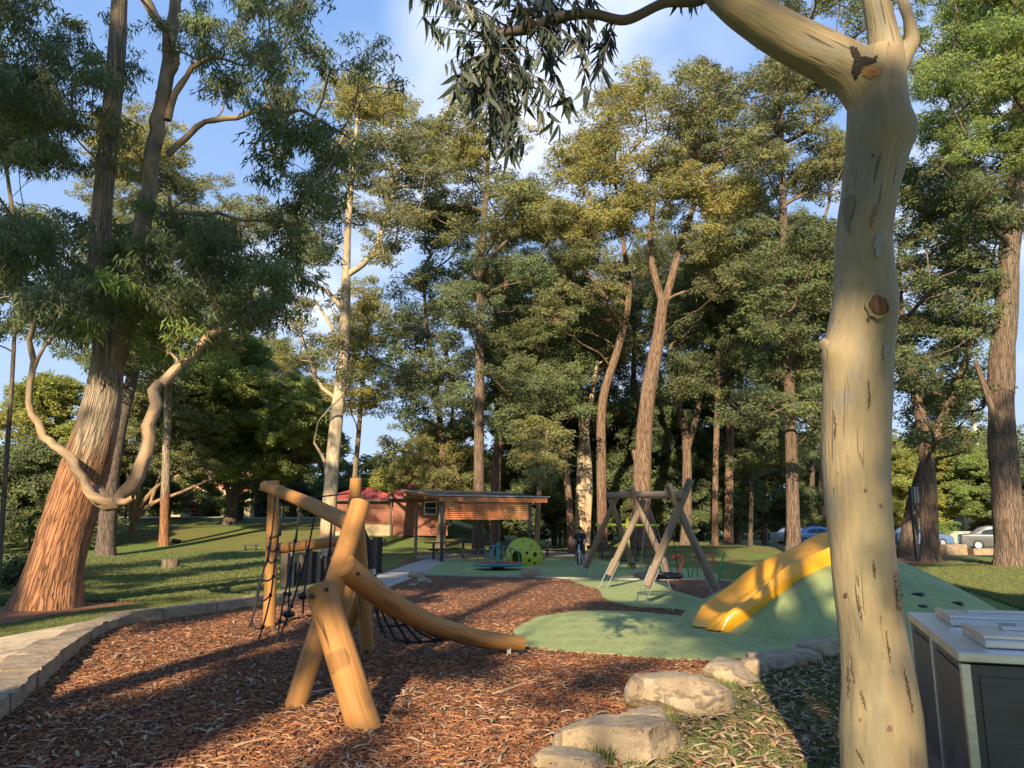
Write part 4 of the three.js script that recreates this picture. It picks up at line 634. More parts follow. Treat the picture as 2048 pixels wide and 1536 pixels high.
shrub('tall_shrub', 'dark thicket left of the tall brown gum', 1525, 1080, 56, 170, 310, 'dark', 913, { n: 44 });
shrub('tall_shrub', 'bright green street hedge bush just left of the foreground trunk', 1640, 1075, 66, 130, 150, 'fresh', 914, { n: 26 });
shrub('tall_shrub', 'pale green street bush right of the foreground trunk', 1800, 1070, 70, 130, 200, 'yellow', 915, { n: 30 });
shrub('street_tree', 'bright yellow green street tree behind the forked brown tree', 1905, 1050, 76, 190, 230, 'yellow', 916, { n: 40, cat: 'tree', stem: 2 });
shrub('street_tree', 'mid green street tree above the silver car', 1975, 1045, 72, 150, 190, 'fresh', 917, { n: 34, cat: 'tree', stem: 2 });
shrub('tall_shrub', 'dark shrub at the right edge above the silver car', 2060, 1060, 66, 120, 160, 'dark', 918, { n: 24 });
{
  const r = rngOf(31), m = [], c = [];
  for (let i = 0; i < 4600; i++) {
    const u = lerp(-260, 2300, r()), d = 84 + 34 * r(), x = (u - 1024) / FOC * d, b = ground(x, -d), top = 6.5 + 6 * fbm3(x * 0.06, 2, 5, 3) * 2 + 6 * sstep(980, 1120, u), y = b + Math.max(1, top) * Math.pow(r(), 0.9), k = 0.55 + 0.5 * r();
    m.push(pose(V(x, y, -d), r(), r() * 6.28, r(), 2.3 + 1.5 * r())); c.push(lin(0.75 * k, 0.85 * k, 0.62 * k));
  }
  const w = stuffCopies('far_wood', SPRIG.bush[0], leafMat, m, c); tag(w, 'dense green wood closing off the far side of the park', 'wood');
}

// ------------------------------------------------------------------ sandstone edging and boulders
function rough(g, amp, freq, seed) { const p = g.attributes.position; for (let i = 0; i < p.count; i++) { const v = V().fromBufferAttribute(p, i), k = seed * 3.7; p.setXYZ(i, v.x + amp * fbm3(v.x * freq + k, v.y * freq, v.z * freq, 3), v.y + amp * 0.6 * fbm3(v.x * freq, v.y * freq + k, v.z * freq, 3), v.z + amp * fbm3(v.x * freq, v.y * freq, v.z * freq + k, 3)); } g.computeVertexNormals(); return g; }
function weld(g) { g.deleteAttribute('uv'); g.deleteAttribute('normal'); const q = mergeVertices(g, 1e-4); q.computeVertexNormals(); return q; }
{
  const edging = thing('sandstone_edging', 'long curved edging of pale sandstone blocks between mulch and lawn', 'edging', V(-6, 0, -11));
  const line = new THREE.CatmullRomCurve3([[-330, 1640], [-60, 1455], [20, 1385], [95, 1326], [160, 1284], [238, 1249], [330, 1235], [450, 1218], [560, 1200], [660, 1183], [728, 1170]].map(([u, v]) => G(u, v)), false, 'centripetal');
  let s = 0.02; const L = line.getLength(), r = rngOf(61); let k = 0;
  while (s < L - 0.3) {
    const len = Math.min(rr(0.75, 1.35, r), L - s), a = line.getPointAt(s / L), b = line.getPointAt(Math.min(1, (s + len) / L)), m = a.clone().lerp(b, 0.5), w = s < 5 ? rr(0.40, 0.5, r) : rr(0.26, 0.34, r), h = s < 5 ? 0.2 : 0.17;
    let g = new THREE.BoxGeometry(len - 0.012, h + 0.1, w, 14, 4, 6); g = weld(g); g = rough(g, 0.05, 5, k + 1); g.applyMatrix4(new THREE.Matrix4().makeRotationY(-Math.atan2(b.z - a.z, b.x - a.x))); g.translate(m.x + 6, (h - 0.1) / 2 + rr(-0.01, 0.015, r), m.z + 11); g = toCreasedNormals(g, 0.7); boxUV(g);
    mesh('block', g, MAT.sandstone, edging); s += len; k++;
  }
}
function boulderGeo(sx, sy, sz, seed) {
  const g0 = new THREE.IcosahedronGeometry(1, 9); g0.deleteAttribute('uv'); g0.deleteAttribute('normal'); const g = mergeVertices(g0, 1e-4), p = g.attributes.position, r = rngOf(seed * 131), planes = [];
  for (let i = 0; i < 11; i++) { const n = V(r() - 0.5, (r() - 0.4) * 0.9, r() - 0.5).normalize(); planes.push([n, 0.62 + 0.24 * r()]); } planes.push([V(0.12 * (r() - 0.5), 1, 0.12 * (r() - 0.5)).normalize(), 0.6]);
  for (let i = 0; i < p.count; i++) {
    const v = V().fromBufferAttribute(p, i); for (const [n, d] of planes) { const k = v.dot(n); if (k > d) v.addScaledVector(n, (d - k) * 0.93); }
    v.multiplyScalar(1 + 0.10 * fbm3(v.x * 1.6 + seed, v.y * 1.6, v.z * 1.6, 3) + 0.05 * fbm3(v.x * 6, v.y * 9 + seed, v.z * 6, 3)); p.setXYZ(i, v.x * sx, v.y * sy, v.z * sz);
  }
  g.computeVertexNormals(); const q = toCreasedNormals(g, 0.9); return boxUV(q);
}
const GB = 'boulders along the mulch edge';
[[1150, 1548, 120, 52, 'pale flat boulder cut by the bottom edge of the photo', 0.9], [1245, 1522, 185, 108, 'largest cream boulder at the bottom with a rounded split face', 1], [1292, 1472, 112, 66, 'low rounded boulder just above the largest cream boulder', 1], [1368, 1428, 158, 112, 'flat topped square pale boulder halfway along the boulder row', 1], [1457, 1374, 98, 74, 'pointed pale boulder with a triangular top where sun meets shade', 1], [1508, 1354, 66, 54, 'small rounded grey boulder half in shade beside the pointed one', 1], [1556, 1343, 92, 52, 'wide flat shaded boulder at the foot of the rubber mound', 1], [1602, 1326, 70, 40, 'low shaded rock partly behind the wide flat boulder', 1], [1645, 1316, 76, 58, 'jagged shaded rock left of the foreground trunk', 1], [1690, 1306, 60, 44, 'shaded rock touching the foreground trunk outline', 1],
  [1066, 1156, 34, 30, 'pale boulder in front of the dome climber', 1], [1049, 1154, 16, 20, 'small upright stone left of the pale boulder by the dome', 1], [832, 1158, 26, 24, 'tan rock where the concrete path meets the mulch', 1], [850, 1166, 24, 16, 'low yellowish rock at the rubber edge beside the path', 1], [826, 1172, 18, 9, 'flat pebble like stone in the mulch near the path end', 1]].forEach(([u, v, w, h, label], i) => {
    const p = G(u, v), d = -p.z, W = w / FOC * d, H = h / FOC * d; p.z -= W * 0.25; const g = boulderGeo(W * 0.68, H * 0.66, W * 0.56, i + 2); g.rotateY(i * 1.3 * 0 + (i % 3) * 0.15);
    const m = mesh('boulder', g, MAT.sandstone); m.position.set(p.x, H * 0.16, p.z); tag(m, label, 'boulder', GB);
  });
{ const p = at(1861, 1176, 14.2); p.y = moundH(p.x, p.z); const m = mesh('boulder', boulderGeo(0.24, 0.16, 0.22, 40), MAT.sandstone); m.position.set(p.x, p.y + 0.05, p.z); tag(m, 'tan rock set into the right side of the green mound', 'boulder', GB); }

// ------------------------------------------------------------------ log climbing frame
const loc = T => { const q = T.position; return g => { g.translate(-q.x, -q.y, -q.z); return g; }; };
function logGeo(pts, r0, r1, seed = 1, step = 0.06, seg = 24) { const s = spline(pts, pts.map((_, i) => lerp(r0, r1, i / (pts.length - 1))), step); return tube(s.P, s.R, seg, { cap: true, rough: 0.03, freq: 1.1, hfreq: 1.6, seed, chamfer: 0.014, circ: Math.max(0.5, Math.round(6.28 * r0 * 2) / 2) }); }
{
  const T = thing('log_climber', 'honey coloured log climbing frame with black rope nets in the mulch', 'climbing frame', V(-2.4, 0, -9)), L = loc(T), add = (n, g, m) => mesh(n, L(g), m, T);
  const sink = (p) => { p.y -= 0.12; return p; };
  const l1a = G(742, 1462), l1b = at(641, 1176, 6.75), l2a = G(580, 1420), l2b = at(721, 1006, 7.9), p1a = G(538, 1255), p1b = at(548, 963, -p1a.z), l4a = G(737, 1303), l4b = at(712, 998, 9.5);
  const p3 = at(690, 1200, 13.0); p3.y = 0;
  const l3 = [at(688, 1132, 7.55), at(735, 1172, 7.8), at(800, 1217, 8.3), at(880, 1254, 8.9), at(960, 1277, 9.5), at(1042, 1288, 9.95)], b1 = [at(531, 972, 12.3), at(610, 1004, 10.3), at(706, 1050, 8.2)];
  add('log', logGeo([sink(l1a.clone()), l1b], 0.135, 0.128, 1), MAT.honey); add('log', logGeo([sink(l2a.clone()), l2b], 0.098, 0.104, 2), MAT.honey);
  add('log', logGeo(l3, 0.125, 0.098, 3), MAT.honey); add('log', logGeo([sink(l4a.clone()), l4b], 0.085, 0.088, 4), MAT.honey);
  add('log', logGeo([sink(G(674, 1292)), at(728, 1176, 9.85)], 0.085, 0.08, 5), MAT.honey); add('log', logGeo([sink(p1a.clone()), p1b], 0.1, 0.088, 6), MAT.honey);
  add('log', logGeo([sink(p3.clone()), at(712, 958, 13)], 0.1, 0.1, 7), MAT.honey); add('log', logGeo(b1, 0.088, 0.094, 8), MAT.honey);
  add('log', logGeo([at(544, 1098, 12.55), at(600, 1092, 12.7), at(697, 1080, 12.9)], 0.088, 0.085, 9), MAT.honey);
  // bolts sunk in dark sockets
  for (const [u, v, d, rr_] of [[622, 1192, 6.62, 0.018], [716, 1147, 7.55, 0.018], [693, 1043, 8.12, 0.014], [737, 1187, 10.0, 0.016], [654, 1178, 6.65, 0.016]]) { const p = at(u, v, d); add('bolt_socket', rod(p.clone(), p.clone().add(V(0.01, 0.0, 0.05)), rr_, 12), MAT.black); }
  // steel foot and rubber pad under the low end of the sloping log
  const f = at(1018, 1296, 9.8); add('steel_foot', box(0.05, f.y + 0.1, 0.012, f.x, f.y / 2 - 0.02, f.z + 0.06), MAT.galv);
  add('rubber_foot', (() => { const g = new THREE.CylinderGeometry(0.13, 0.14, 0.05, 20); const q = at(1034, 1302, 9.85); g.translate(q.x, 0.03, q.z); return g; })(), MAT.black);
  // ropes; c6 and c1 give places in the picture at a distance
  const c6 = (x, y, d) => at(480 + x / 4.267, 940 + y / 4.267, d), c1 = (x, y, d) => at(450 + x / 2.56, 900 + y / 2.56, d), R = 0.013;
  const rope = (pts, r = R) => add('rope', curveTube(pts, r, 6, 0.12), MAT.rope), knot = p => { const g = new THREE.SphereGeometry(0.028, 10, 8); g.scale(1, 1.2, 1); g.translate(p.x, p.y, p.z); add('knot', g, MAT.rope); };
  const net = (lists, cross) => { lists.forEach(l => rope(l)); cross.forEach(l => { rope(l); knot(l[0]); knot(l[l.length - 1]); }); };
  const n1 = [[300, 230, 12.2], [275, 515, 12.0], [238, 770, 11.8], [200, 860, 11.7], [150, 1100, 11.4], [88, 1310, 11.1], [70, 1350, 11.0]].map(a => c6(...a)), n2 = [[345, 270, 11.8], [330, 545, 11.7], [300, 770, 11.5], [262, 1065, 11.2], [195, 1340, 10.9], [160, 1440, 10.8]].map(a => c6(...a)), n1b = [[275, 515, 12], [230, 760, 11.9], [175, 930, 11.8], [130, 1130, 11.5], [100, 1310, 11.2]].map(a => c6(...a));
  net([n1, n2, n1b], [[c6(238, 770, 11.8), c6(268, 797, 11.6), c6(300, 770, 11.5)], [c6(183, 930, 11.6), c6(235, 950, 11.5), c6(285, 910, 11.4)], [c6(150, 1100, 11.4), c6(200, 1120, 11.3), c6(260, 1068, 11.2)], [c6(92, 1310, 11.1), c6(150, 1358, 11), c6(195, 1340, 10.9)], [c6(262, 580, 12), c6(300, 570, 11.8), c6(340, 545, 11.7)], [c6(245, 665, 11.9), c6(280, 700, 11.7), c6(318, 670, 11.6)]]);
  for (const l of [[[385, 260, 11.6], [345, 540, 11.6]], [[520, 335, 10.9], [470, 605, 10.7], [432, 825, 10.6], [385, 1055, 10.5], [340, 1290, 10.4], [318, 1450, 10.3]], [[637, 385, 10.2], [578, 690, 10.2], [520, 890, 10.2], [440, 1160, 10.2], [385, 1310, 10.2], [330, 1440, 10.1]], [[470, 605, 10.7], [440, 830, 10.7], [420, 1060, 10.6], [410, 1220, 10.6]], [[780, 460, 9.2], [766, 720, 9.3], [770, 960, 9.4]], [[700, 760, 9.6], [690, 960, 9.6]], [[560, 960, 10], [545, 1075, 10], [536, 1230, 10.1]], [[585, 660, 10.2], [560, 960, 10]], [[500, 340, 10.9], [480, 620, 10.9]]]) { const P = l.map(a => c6(...a)); rope(P, 0.012); P.slice(1, -1).forEach(knot); }
  for (const [x, y, w, d] of [[412, 1225, 104, 10.4], [535, 1070, 84, 10.0], [770, 965, 30, 9.4], [700, 770, 30, 9.6], [440, 825, 30, 10.6]]) { const p = c6(x, y, d), rad = w / 4.267 / FOC * d / 2, g = new THREE.LatheGeometry([[0, -0.05], [rad * 0.5, -0.05], [rad * 0.95, -0.025], [rad, 0], [rad * 0.9, 0.022], [rad * 0.4, 0.03], [0, 0.05]].map(a => new THREE.Vector2(...a)), 24); g.translate(p.x, p.y, p.z); add('step_pod', g, MAT.black); }
  rope([c6(520, 238, 12.2), c6(700, 226, 12.6), c6(930, 200, 13)], 0.012);
  const arc = [[770, 640, 9.4], [780, 800, 9.5], [792, 900, 9.5], [822, 950, 9.5], [872, 968, 9.5], [935, 982, 9.5], [1000, 984, 9.55], [1075, 976, 9.6], [1145, 965, 9.7]].map(a => c1(...a)); rope(arc, 0.016);
  [[[790, 745, 8.3], [805, 830, 8.9], [868, 966, 9.5]], [[826, 780, 8.4], [875, 880, 9], [936, 980, 9.5]], [[868, 815, 8.6], [925, 900, 9.1], [1000, 982, 9.55]], [[905, 850, 8.8], [985, 925, 9.2], [1075, 974, 9.6]], [[955, 880, 9], [1040, 940, 9.4], [1110, 968, 9.65]], [[760, 700, 8.8], [780, 850, 9.3], [822, 948, 9.5]]].forEach(l => { const P = l.map(a => c1(...a)); rope(P); knot(P[2]); });
  rope([[800, 820, 9.2], [850, 850, 9.1], [905, 850, 8.8]].map(a => c1(...a))); rope([[780, 900, 9.5], [870, 900, 9.2], [950, 890, 9.0]].map(a => c1(...a)));
  net([[[1050, 490, 9.7], [1075, 600, 9.8], [1100, 760, 9.9], [1130, 870, 10], [1180, 950, 10]].map(a => c6(...a)), [[1060, 500, 9.9], [1090, 580, 10], [1112, 700, 10.1], [1125, 820, 10.1]].map(a => c6(...a))], [[c6(1072, 600, 9.8), c6(1085, 610, 9.9), c6(1095, 600, 10)], [c6(1085, 690, 9.9), c6(1100, 700, 10), c6(1112, 695, 10.1)], [c6(1100, 790, 9.9), c6(1112, 800, 10), c6(1122, 790, 10.1)]]);
  add('clamp', (() => { const g = new THREE.CylinderGeometry(0.04, 0.04, 0.1, 12), p = c6(1132, 880, 9.98); g.translate(p.x, p.y, p.z); return g; })(), MAT.galv);
}
{ // the row of standing posts on the lawn edge
  const T = thing('post_palisade', 'row of upright dark weathered timber posts behind the climbing frame', 'palisade', V(-4.5, 0, -21)), L = loc(T), r = rngOf(8);
  const cols = [[0.10, 0.075, 0.058], [0.045, 0.04, 0.038], [0.20, 0.15, 0.11], [0.34, 0.26, 0.19]].map(c => std({ map: TX.wood.map, bumpMap: TX.wood.bump, bumpScale: 0.006, roughness: 0.9, color: lin(...c) }));
  [[569, 1173, 1106, 14, 0], [581, 1171, 1101, 9, 3], [590, 1170, 1124, 12, 1], [603, 1169, 1110, 13, 0], [615, 1167, 1098, 10, 2], [625, 1166, 1103, 12, 1], [638, 1165, 1104, 8, 3], [648, 1164, 1112, 11, 1], [657, 1163, 1098, 9, 2], [666, 1162, 1102, 9, 3], [676, 1161, 1105, 11, 0], [688, 1160, 1104, 11, 1], [703, 1157, 1102, 10, 0], [714, 1155, 1100, 12, 1], [726, 1153, 1092, 10, 1], [738, 1150, 1079, 14, 1], [748, 1147, 1074, 8, 0], [757, 1146, 1074, 12, 1]].forEach(([u, v, top, w, c]) => {
    const a = G(u, v), d = -a.z, h = at(u, top, d).y, s = w / FOC * d; const g = box(s, h + 0.1, s, 0, (h - 0.1) / 2, 0, 0.012); g.rotateY((r() - 0.5) * 0.5); g.rotateZ((r() - 0.5) * 0.03); g.translate(a.x, 0, a.z); mesh('post', L(g), cols[c], T);
  });
}

// ------------------------------------------------------------------ swings
{
  const T = thing('swing_set', 'weathered grey log swing frame with three crossed leg pairs on green rubber', 'swing set', V(3.2, 0, -19)), L = loc(T), add = (n, g, m) => mesh(n, L(g), m, T);
  const legs = [[[1163, 1151], [1233, 992], 22.6, 0.085], [[1273, 1151], [1222, 1000], 22.4, 0.085], [[1203, 1178], [1287, 1000], 19.2, 0.085], [[1352, 1181], [1263, 976], 19.0, 0.085], [[1277, 1210], [1379, 960], 15.6, 0.085], [[1447, 1211], [1338, 970], 15.45, 0.085]];
  legs.forEach(([a, b, d, r], i) => {
    const p = G(...a), q = at(...b, d), dir = V().subVectors(q, p).normalize(), s = p.clone().addScaledVector(dir, 0.42), dz = (i % 2 ? -0.085 : 0.085); s.z += dz; q.z += dz; p.z += dz;
    add('log', logGeo([s, s.clone().lerp(q, 0.5), q], r, r * 0.95, i + 20, 0.1, 18), MAT.grey);
    const side = V().crossVectors(dir, V(0, 0, 1)).normalize();
    for (const k of [-1, 1]) { const o = side.clone().multiplyScalar(k * (r + 0.004)); const g = box(0.012, 0.95, 0.07); g.applyQuaternion(new THREE.Quaternion().setFromUnitVectors(V(0, 1, 0), dir)); const c = p.clone().addScaledVector(dir, 0.35).add(o); g.translate(c.x, c.y, c.z); add('steel_foot', g, MAT.galv); }
  });
  const far = at(1217, 990, 22.9), near = at(1366, 990, 15.2), beam = logGeo([far, far.clone().lerp(near, 0.5), near], 0.092, 0.085, 44, 0.12, 18); add('beam', beam, MAT.grey);
  const sw = thing('basket_swing', 'black round rope basket swing hanging between the nearer swing legs', 'basket swing', V(3.4, 0.42, -17.2)), S = loc(sw), c = at(1317, 1151, 17.2); sw.position.copy(c); const S2 = loc(sw);
  const ring = new THREE.TorusGeometry(0.5, 0.05, 12, 44); ring.rotateX(Math.PI / 2); mesh('ring', ring, MAT.black, sw);
  for (let k = -4; k <= 4; k++) { const h = Math.sqrt(0.25 - k * k * 0.0115); for (const f of [0, 1]) { const a = f ? V(k * 0.107, 0, -h) : V(-h, 0, k * 0.107), b = f ? V(k * 0.107, 0, h) : V(h, 0, k * 0.107); mesh('net_rope', curveTube([a, a.clone().lerp(b, 0.5).add(V(0, -0.07 * h / 0.5, 0)), b], 0.011, 5, 0.2), MAT.rope, sw); } }
  for (const [z, e] of [[-0.62, 0], [0.62, 0]]) for (const s of [-1, 1]) { const top = V((near.x - c.x) * 0.5 - 0.05, lerp(near.y, far.y, 0.28) - c.y - 0.1, z * 1.9), m = V(s * 0.36, 0.03, Math.sign(z) * 0.36); mesh('chain', rod(m, top, 0.009, 6), MAT.black, sw); }
  const fs = thing('flat_swing', 'small black swing seat hanging in the farther swing bay', 'swing seat', at(1256, 1128, 21)), q = fs.position;
  mesh('seat', box(0.46, 0.035, 0.18, 0, 0, 0, 0.012), MAT.black, fs); for (const s of [-1, 1]) mesh('chain', rod(V(s * 0.23, 0, 0), V(s * 0.2, 2.28 - q.y + 0.15, 0), 0.008, 6), MAT.black, fs);
}

// ------------------------------------------------------------------ slide and mound holds
{
  const T = thing('slide', 'bright yellow plastic wave slide running down the green mound', 'slide', V(3.1, 0, -12.2)), L = loc(T);
  const A = V(5.85, 0, -13.0), B = V(3.05, 0, -12.05), n = 90, prof = []; const dir = V().subVectors(B, A).normalize(), side = V(-dir.z, 0, dir.x);
  // cross-section from the far skirt over the rims and the channel to the near skirt, then back underneath
  const half = [[0.40, -0.24], [0.405, -0.02], [0.395, 0.035], [0.36, 0.06], [0.325, 0.055], [0.29, 0.02], [0.25, -0.05], [0.18, -0.085], [0.10, -0.09], [0.055, -0.06], [0.0, -0.05]];
  const top = [...half.map(([x, y]) => [-x, y]), ...half.slice(0, -1).reverse()], prof2 = [...top, ...[...top].reverse().map(([x, y]) => [x * 0.955, y - 0.028])];
  const pos = [], uv = [], idx = [], W = prof2.length + 1;
  for (let i = 0; i <= n; i++) {
    const t = i / n, c = A.clone().lerp(B, t), s1 = sstep(0.9, 1, t), wv = 0.085 * Math.sin(t * Math.PI * 2 * 1.35 + 0.5) * (1 - sstep(0.75, 1, t)), y = Math.max(lerp(1.24, 0.14, Math.pow(t, 0.97)) + wv - 0.03 * Math.sin(Math.PI * t), moundH(c.x, c.z) + 0.16);
    const rim = 1 + 0.28 * Math.sin(t * Math.PI * 2 * 2.1 + 0.2) * (1 - s1), wid = 1.1 + 0.10 * Math.sin(t * 9.5) - 0.12 * s1;
    for (let k = 0; k < W; k++) { const [x, h] = prof2[k % prof2.length], hh = h > 0 ? h * rim * 1.9 : h * (1 - 0.3 * s1); const p = c.clone().addScaledVector(side, x * wid).add(V(0, y + hh, 0)); if (t > 0.94) p.addScaledVector(dir, (0.16 * Math.pow((t - 0.94) / 0.06, 1) * (1 - Math.pow(Math.abs(Math.abs(x) - 0.2) / 0.24, 2)))); if (t > 0.93) { const e = (t - 0.93) / 0.07; p.y = lerp(p.y, 0.05, e * e * e); } pos.push(p.x, p.y, p.z); uv.push(k * 0.05, t * 3); }
  }
  for (let i = 0; i < n; i++) for (let k = 0; k < W - 1; k++) { const a = i * W + k, b = a + W; idx.push(a, a + 1, b, a + 1, b + 1, b); }
  const g = new THREE.BufferGeometry(); g.setAttribute('position', new THREE.Float32BufferAttribute(pos, 3)); g.setAttribute('uv', new THREE.Float32BufferAttribute(uv, 2)); g.setIndex(idx); g.computeVertexNormals();
  const yel = new THREE.MeshPhysicalMaterial({ color: lin(0.74, 0.345, 0.008), roughness: 0.32, clearcoat: 0.3, clearcoatRoughness: 0.25, side: THREE.DoubleSide });
  mesh('chute', L(g), yel, T);
  const cap = new THREE.BufferGeometry(), lp = []; for (const e of [0, n]) { const m = prof2.length / 2; for (let k = 0; k < m - 1; k++) { const f = j => { const o = (e * W + j) * 3; return [pos[o], pos[o + 1], pos[o + 2]]; }; lp.push(...f(k), ...f(k + 1), ...f(prof2.length - 1 - k), ...f(k + 1), ...f(prof2.length - 2 - k), ...f(prof2.length - 1 - k)); } }
  cap.setAttribute('position', new THREE.Float32BufferAttribute(lp, 3)); cap.computeVertexNormals(); mesh('end_lip', L(cap), yel, T);
  [[1836, 1190, 'black climbing hold highest on the right side of the mound'], [1914, 1208, 'black climbing hold nearest the right edge of the mound'], [1842, 1214, 'black climbing hold just above the barbecue lids']].forEach(([u, v, label]) => {
    let d = 8; for (; d < 20; d += 0.05) { const p = at(u, v, d); if (p.y < moundH(p.x, p.z) + 0.035) break; } const p = at(u, v, d), g = boulderGeo(0.1, 0.055, 0.07, u % 13); const m = mesh('climbing_hold', g, MAT.black); m.position.copy(p); tag(m, label, 'climbing hold', 'black holds on the mound');
  });
}

// ------------------------------------------------------------------ roundabout, dome, chimes, lime climber
const teal = std({ color: lin(0.012, 0.185, 0.19), roughness: 0.4 }), lime = std({ color: lin(0.36, 0.395, 0.03), roughness: 0.45 }), red = std({ color: lin(0.42, 0.03, 0.035), roughness: 0.7 });
{
  const c = G(996, 1141), T = thing('merry_go_round', 'teal merry-go-round with a red deck and looped handrails', 'merry-go-round', V(c.x, 0.034, c.z));
  const R = 0.88, disc = new THREE.LatheGeometry([[0, 0.245], [R - 0.02, 0.24], [R - 0.02, 0.2], [0, 0.2]].map(a => new THREE.Vector2(...a)), 56); mesh('deck', disc, red, T);
  const rim = new THREE.TorusGeometry(R - 0.01, 0.042, 12, 64); rim.scale(1, 1, 1.3); rim.rotateX(Math.PI / 2); rim.translate(0, 0.18, 0); mesh('rim', rim, teal, T);
  mesh('bearing', new THREE.CylinderGeometry(0.2, 0.26, 0.17, 28).translate(0, 0.085, 0), MAT.darkPaint, T); mesh('centre_post', rod(V(0, 0.2, 0), V(0, 0.93, 0), 0.065, 20), teal, T);
  for (let k = 0; k < 4; k++) { const a = k * Math.PI / 2 + 0.35, x = Math.cos(a), z = Math.sin(a), s = V(-z, 0, x); const f = (q, h, o = 0) => V(x * q + s.x * o, h, z * q + s.z * o); mesh('handrail', curveTube([f(0.05, 0.84), f(0.35, 0.80), f(0.62, 0.70), f(0.76, 0.6), f(0.80, 0.45), f(0.80, 0.2)], 0.022, 10, 0.04), teal, T); mesh('handrail_post', rod(f(0.5, 0.2), f(0.5, 0.76), 0.02, 10), teal, T); }
}
{
  const c = G(1048, 1131), T = thing('dome_climber', 'lime green plastic dome climber with round holes and an arched door', 'climbing dome', V(c.x, 0.034, c.z), 0);
  const ev = new Evaluator(); ev.useGroups = false; ev.attributes = ['position', 'normal']; const B = g => { const b = new Brush(g.index ? g.toNonIndexed() : g, lime); b.updateMatrixWorld(); return b; };
  const R = 0.76, sp = r => { const g = new THREE.SphereGeometry(r, 64, 44); g.scale(1, 1.02, 1); g.translate(0, 0.30, 0); return g; };
  let s = ev.evaluate(B(sp(R)), B(sp(R - 0.06)), SUBTRACTION); s = ev.evaluate(s, B(new THREE.BoxGeometry(3, 1.2, 3).translate(0, -0.6, 0)), SUBTRACTION);
  const hole = (az, el, r, len = 0.5) => { const g = new THREE.CylinderGeometry(r, r, len, 26); const d = V(Math.sin(az) * Math.cos(el), Math.sin(el), Math.cos(az) * Math.cos(el)); g.applyQuaternion(new THREE.Quaternion().setFromUnitVectors(V(0, 1, 0), d)); g.translate(d.x * R, 0.30 + d.y * R, d.z * R); return g; };
  for (const [az, el, r] of [[0.15, 0.25, 0.06], [0.62, 0.16, 0.10], [0.28, -0.14, 0.065], [0.62, -0.30, 0.07], [0.5, 0.66, 0.05], [-0.1, 0.95, 0.05], [1.15, 0.2, 0.07], [-0.95, 0.35, 0.07], [1.2, 0.7, 0.06], [2.2, 0.3, 0.1], [3.1, 0.4, 0.1], [-2.2, 0.2, 0.1]]) s = ev.evaluate(s, B(hole(az, el, r)), SUBTRACTION);
  const door = new THREE.CylinderGeometry(0.21, 0.21, 0.7, 30); door.rotateX(Math.PI / 2); door.translate(0, 0.36, 0); const db = new THREE.BoxGeometry(0.42, 0.46, 0.7).translate(0, 0.13, 0); for (const g of [door, db]) { g.translate(0, 0, R); g.rotateY(-0.42); s = ev.evaluate(s, B(g), SUBTRACTION); }
  s.geometry.computeBoundingSphere(); mesh('shell', toCreasedNormals(s.geometry, 0.6), lime, T);
  for (const [az, el] of [[-0.2, 0.5], [0.35, 0.45], [0.9, 0.5], [0.95, -0.05], [-0.6, 0.7]]) { const d = V(Math.sin(az) * Math.cos(el), Math.sin(el), Math.cos(az) * Math.cos(el)), g = new THREE.SphereGeometry(0.06, 18, 12); g.scale(1, 1, 0.5); g.applyQuaternion(new THREE.Quaternion().setFromUnitVectors(V(0, 0, 1), d)); g.translate(d.x * R, 0.3 + d.y * R * 1.02, d.z * R); mesh('grip_knob', g, lime, T); }
  mesh('step', box(0.12, 0.3, 0.1, -0.78, 0.15, 0.45, 0.02), lime, T);
}
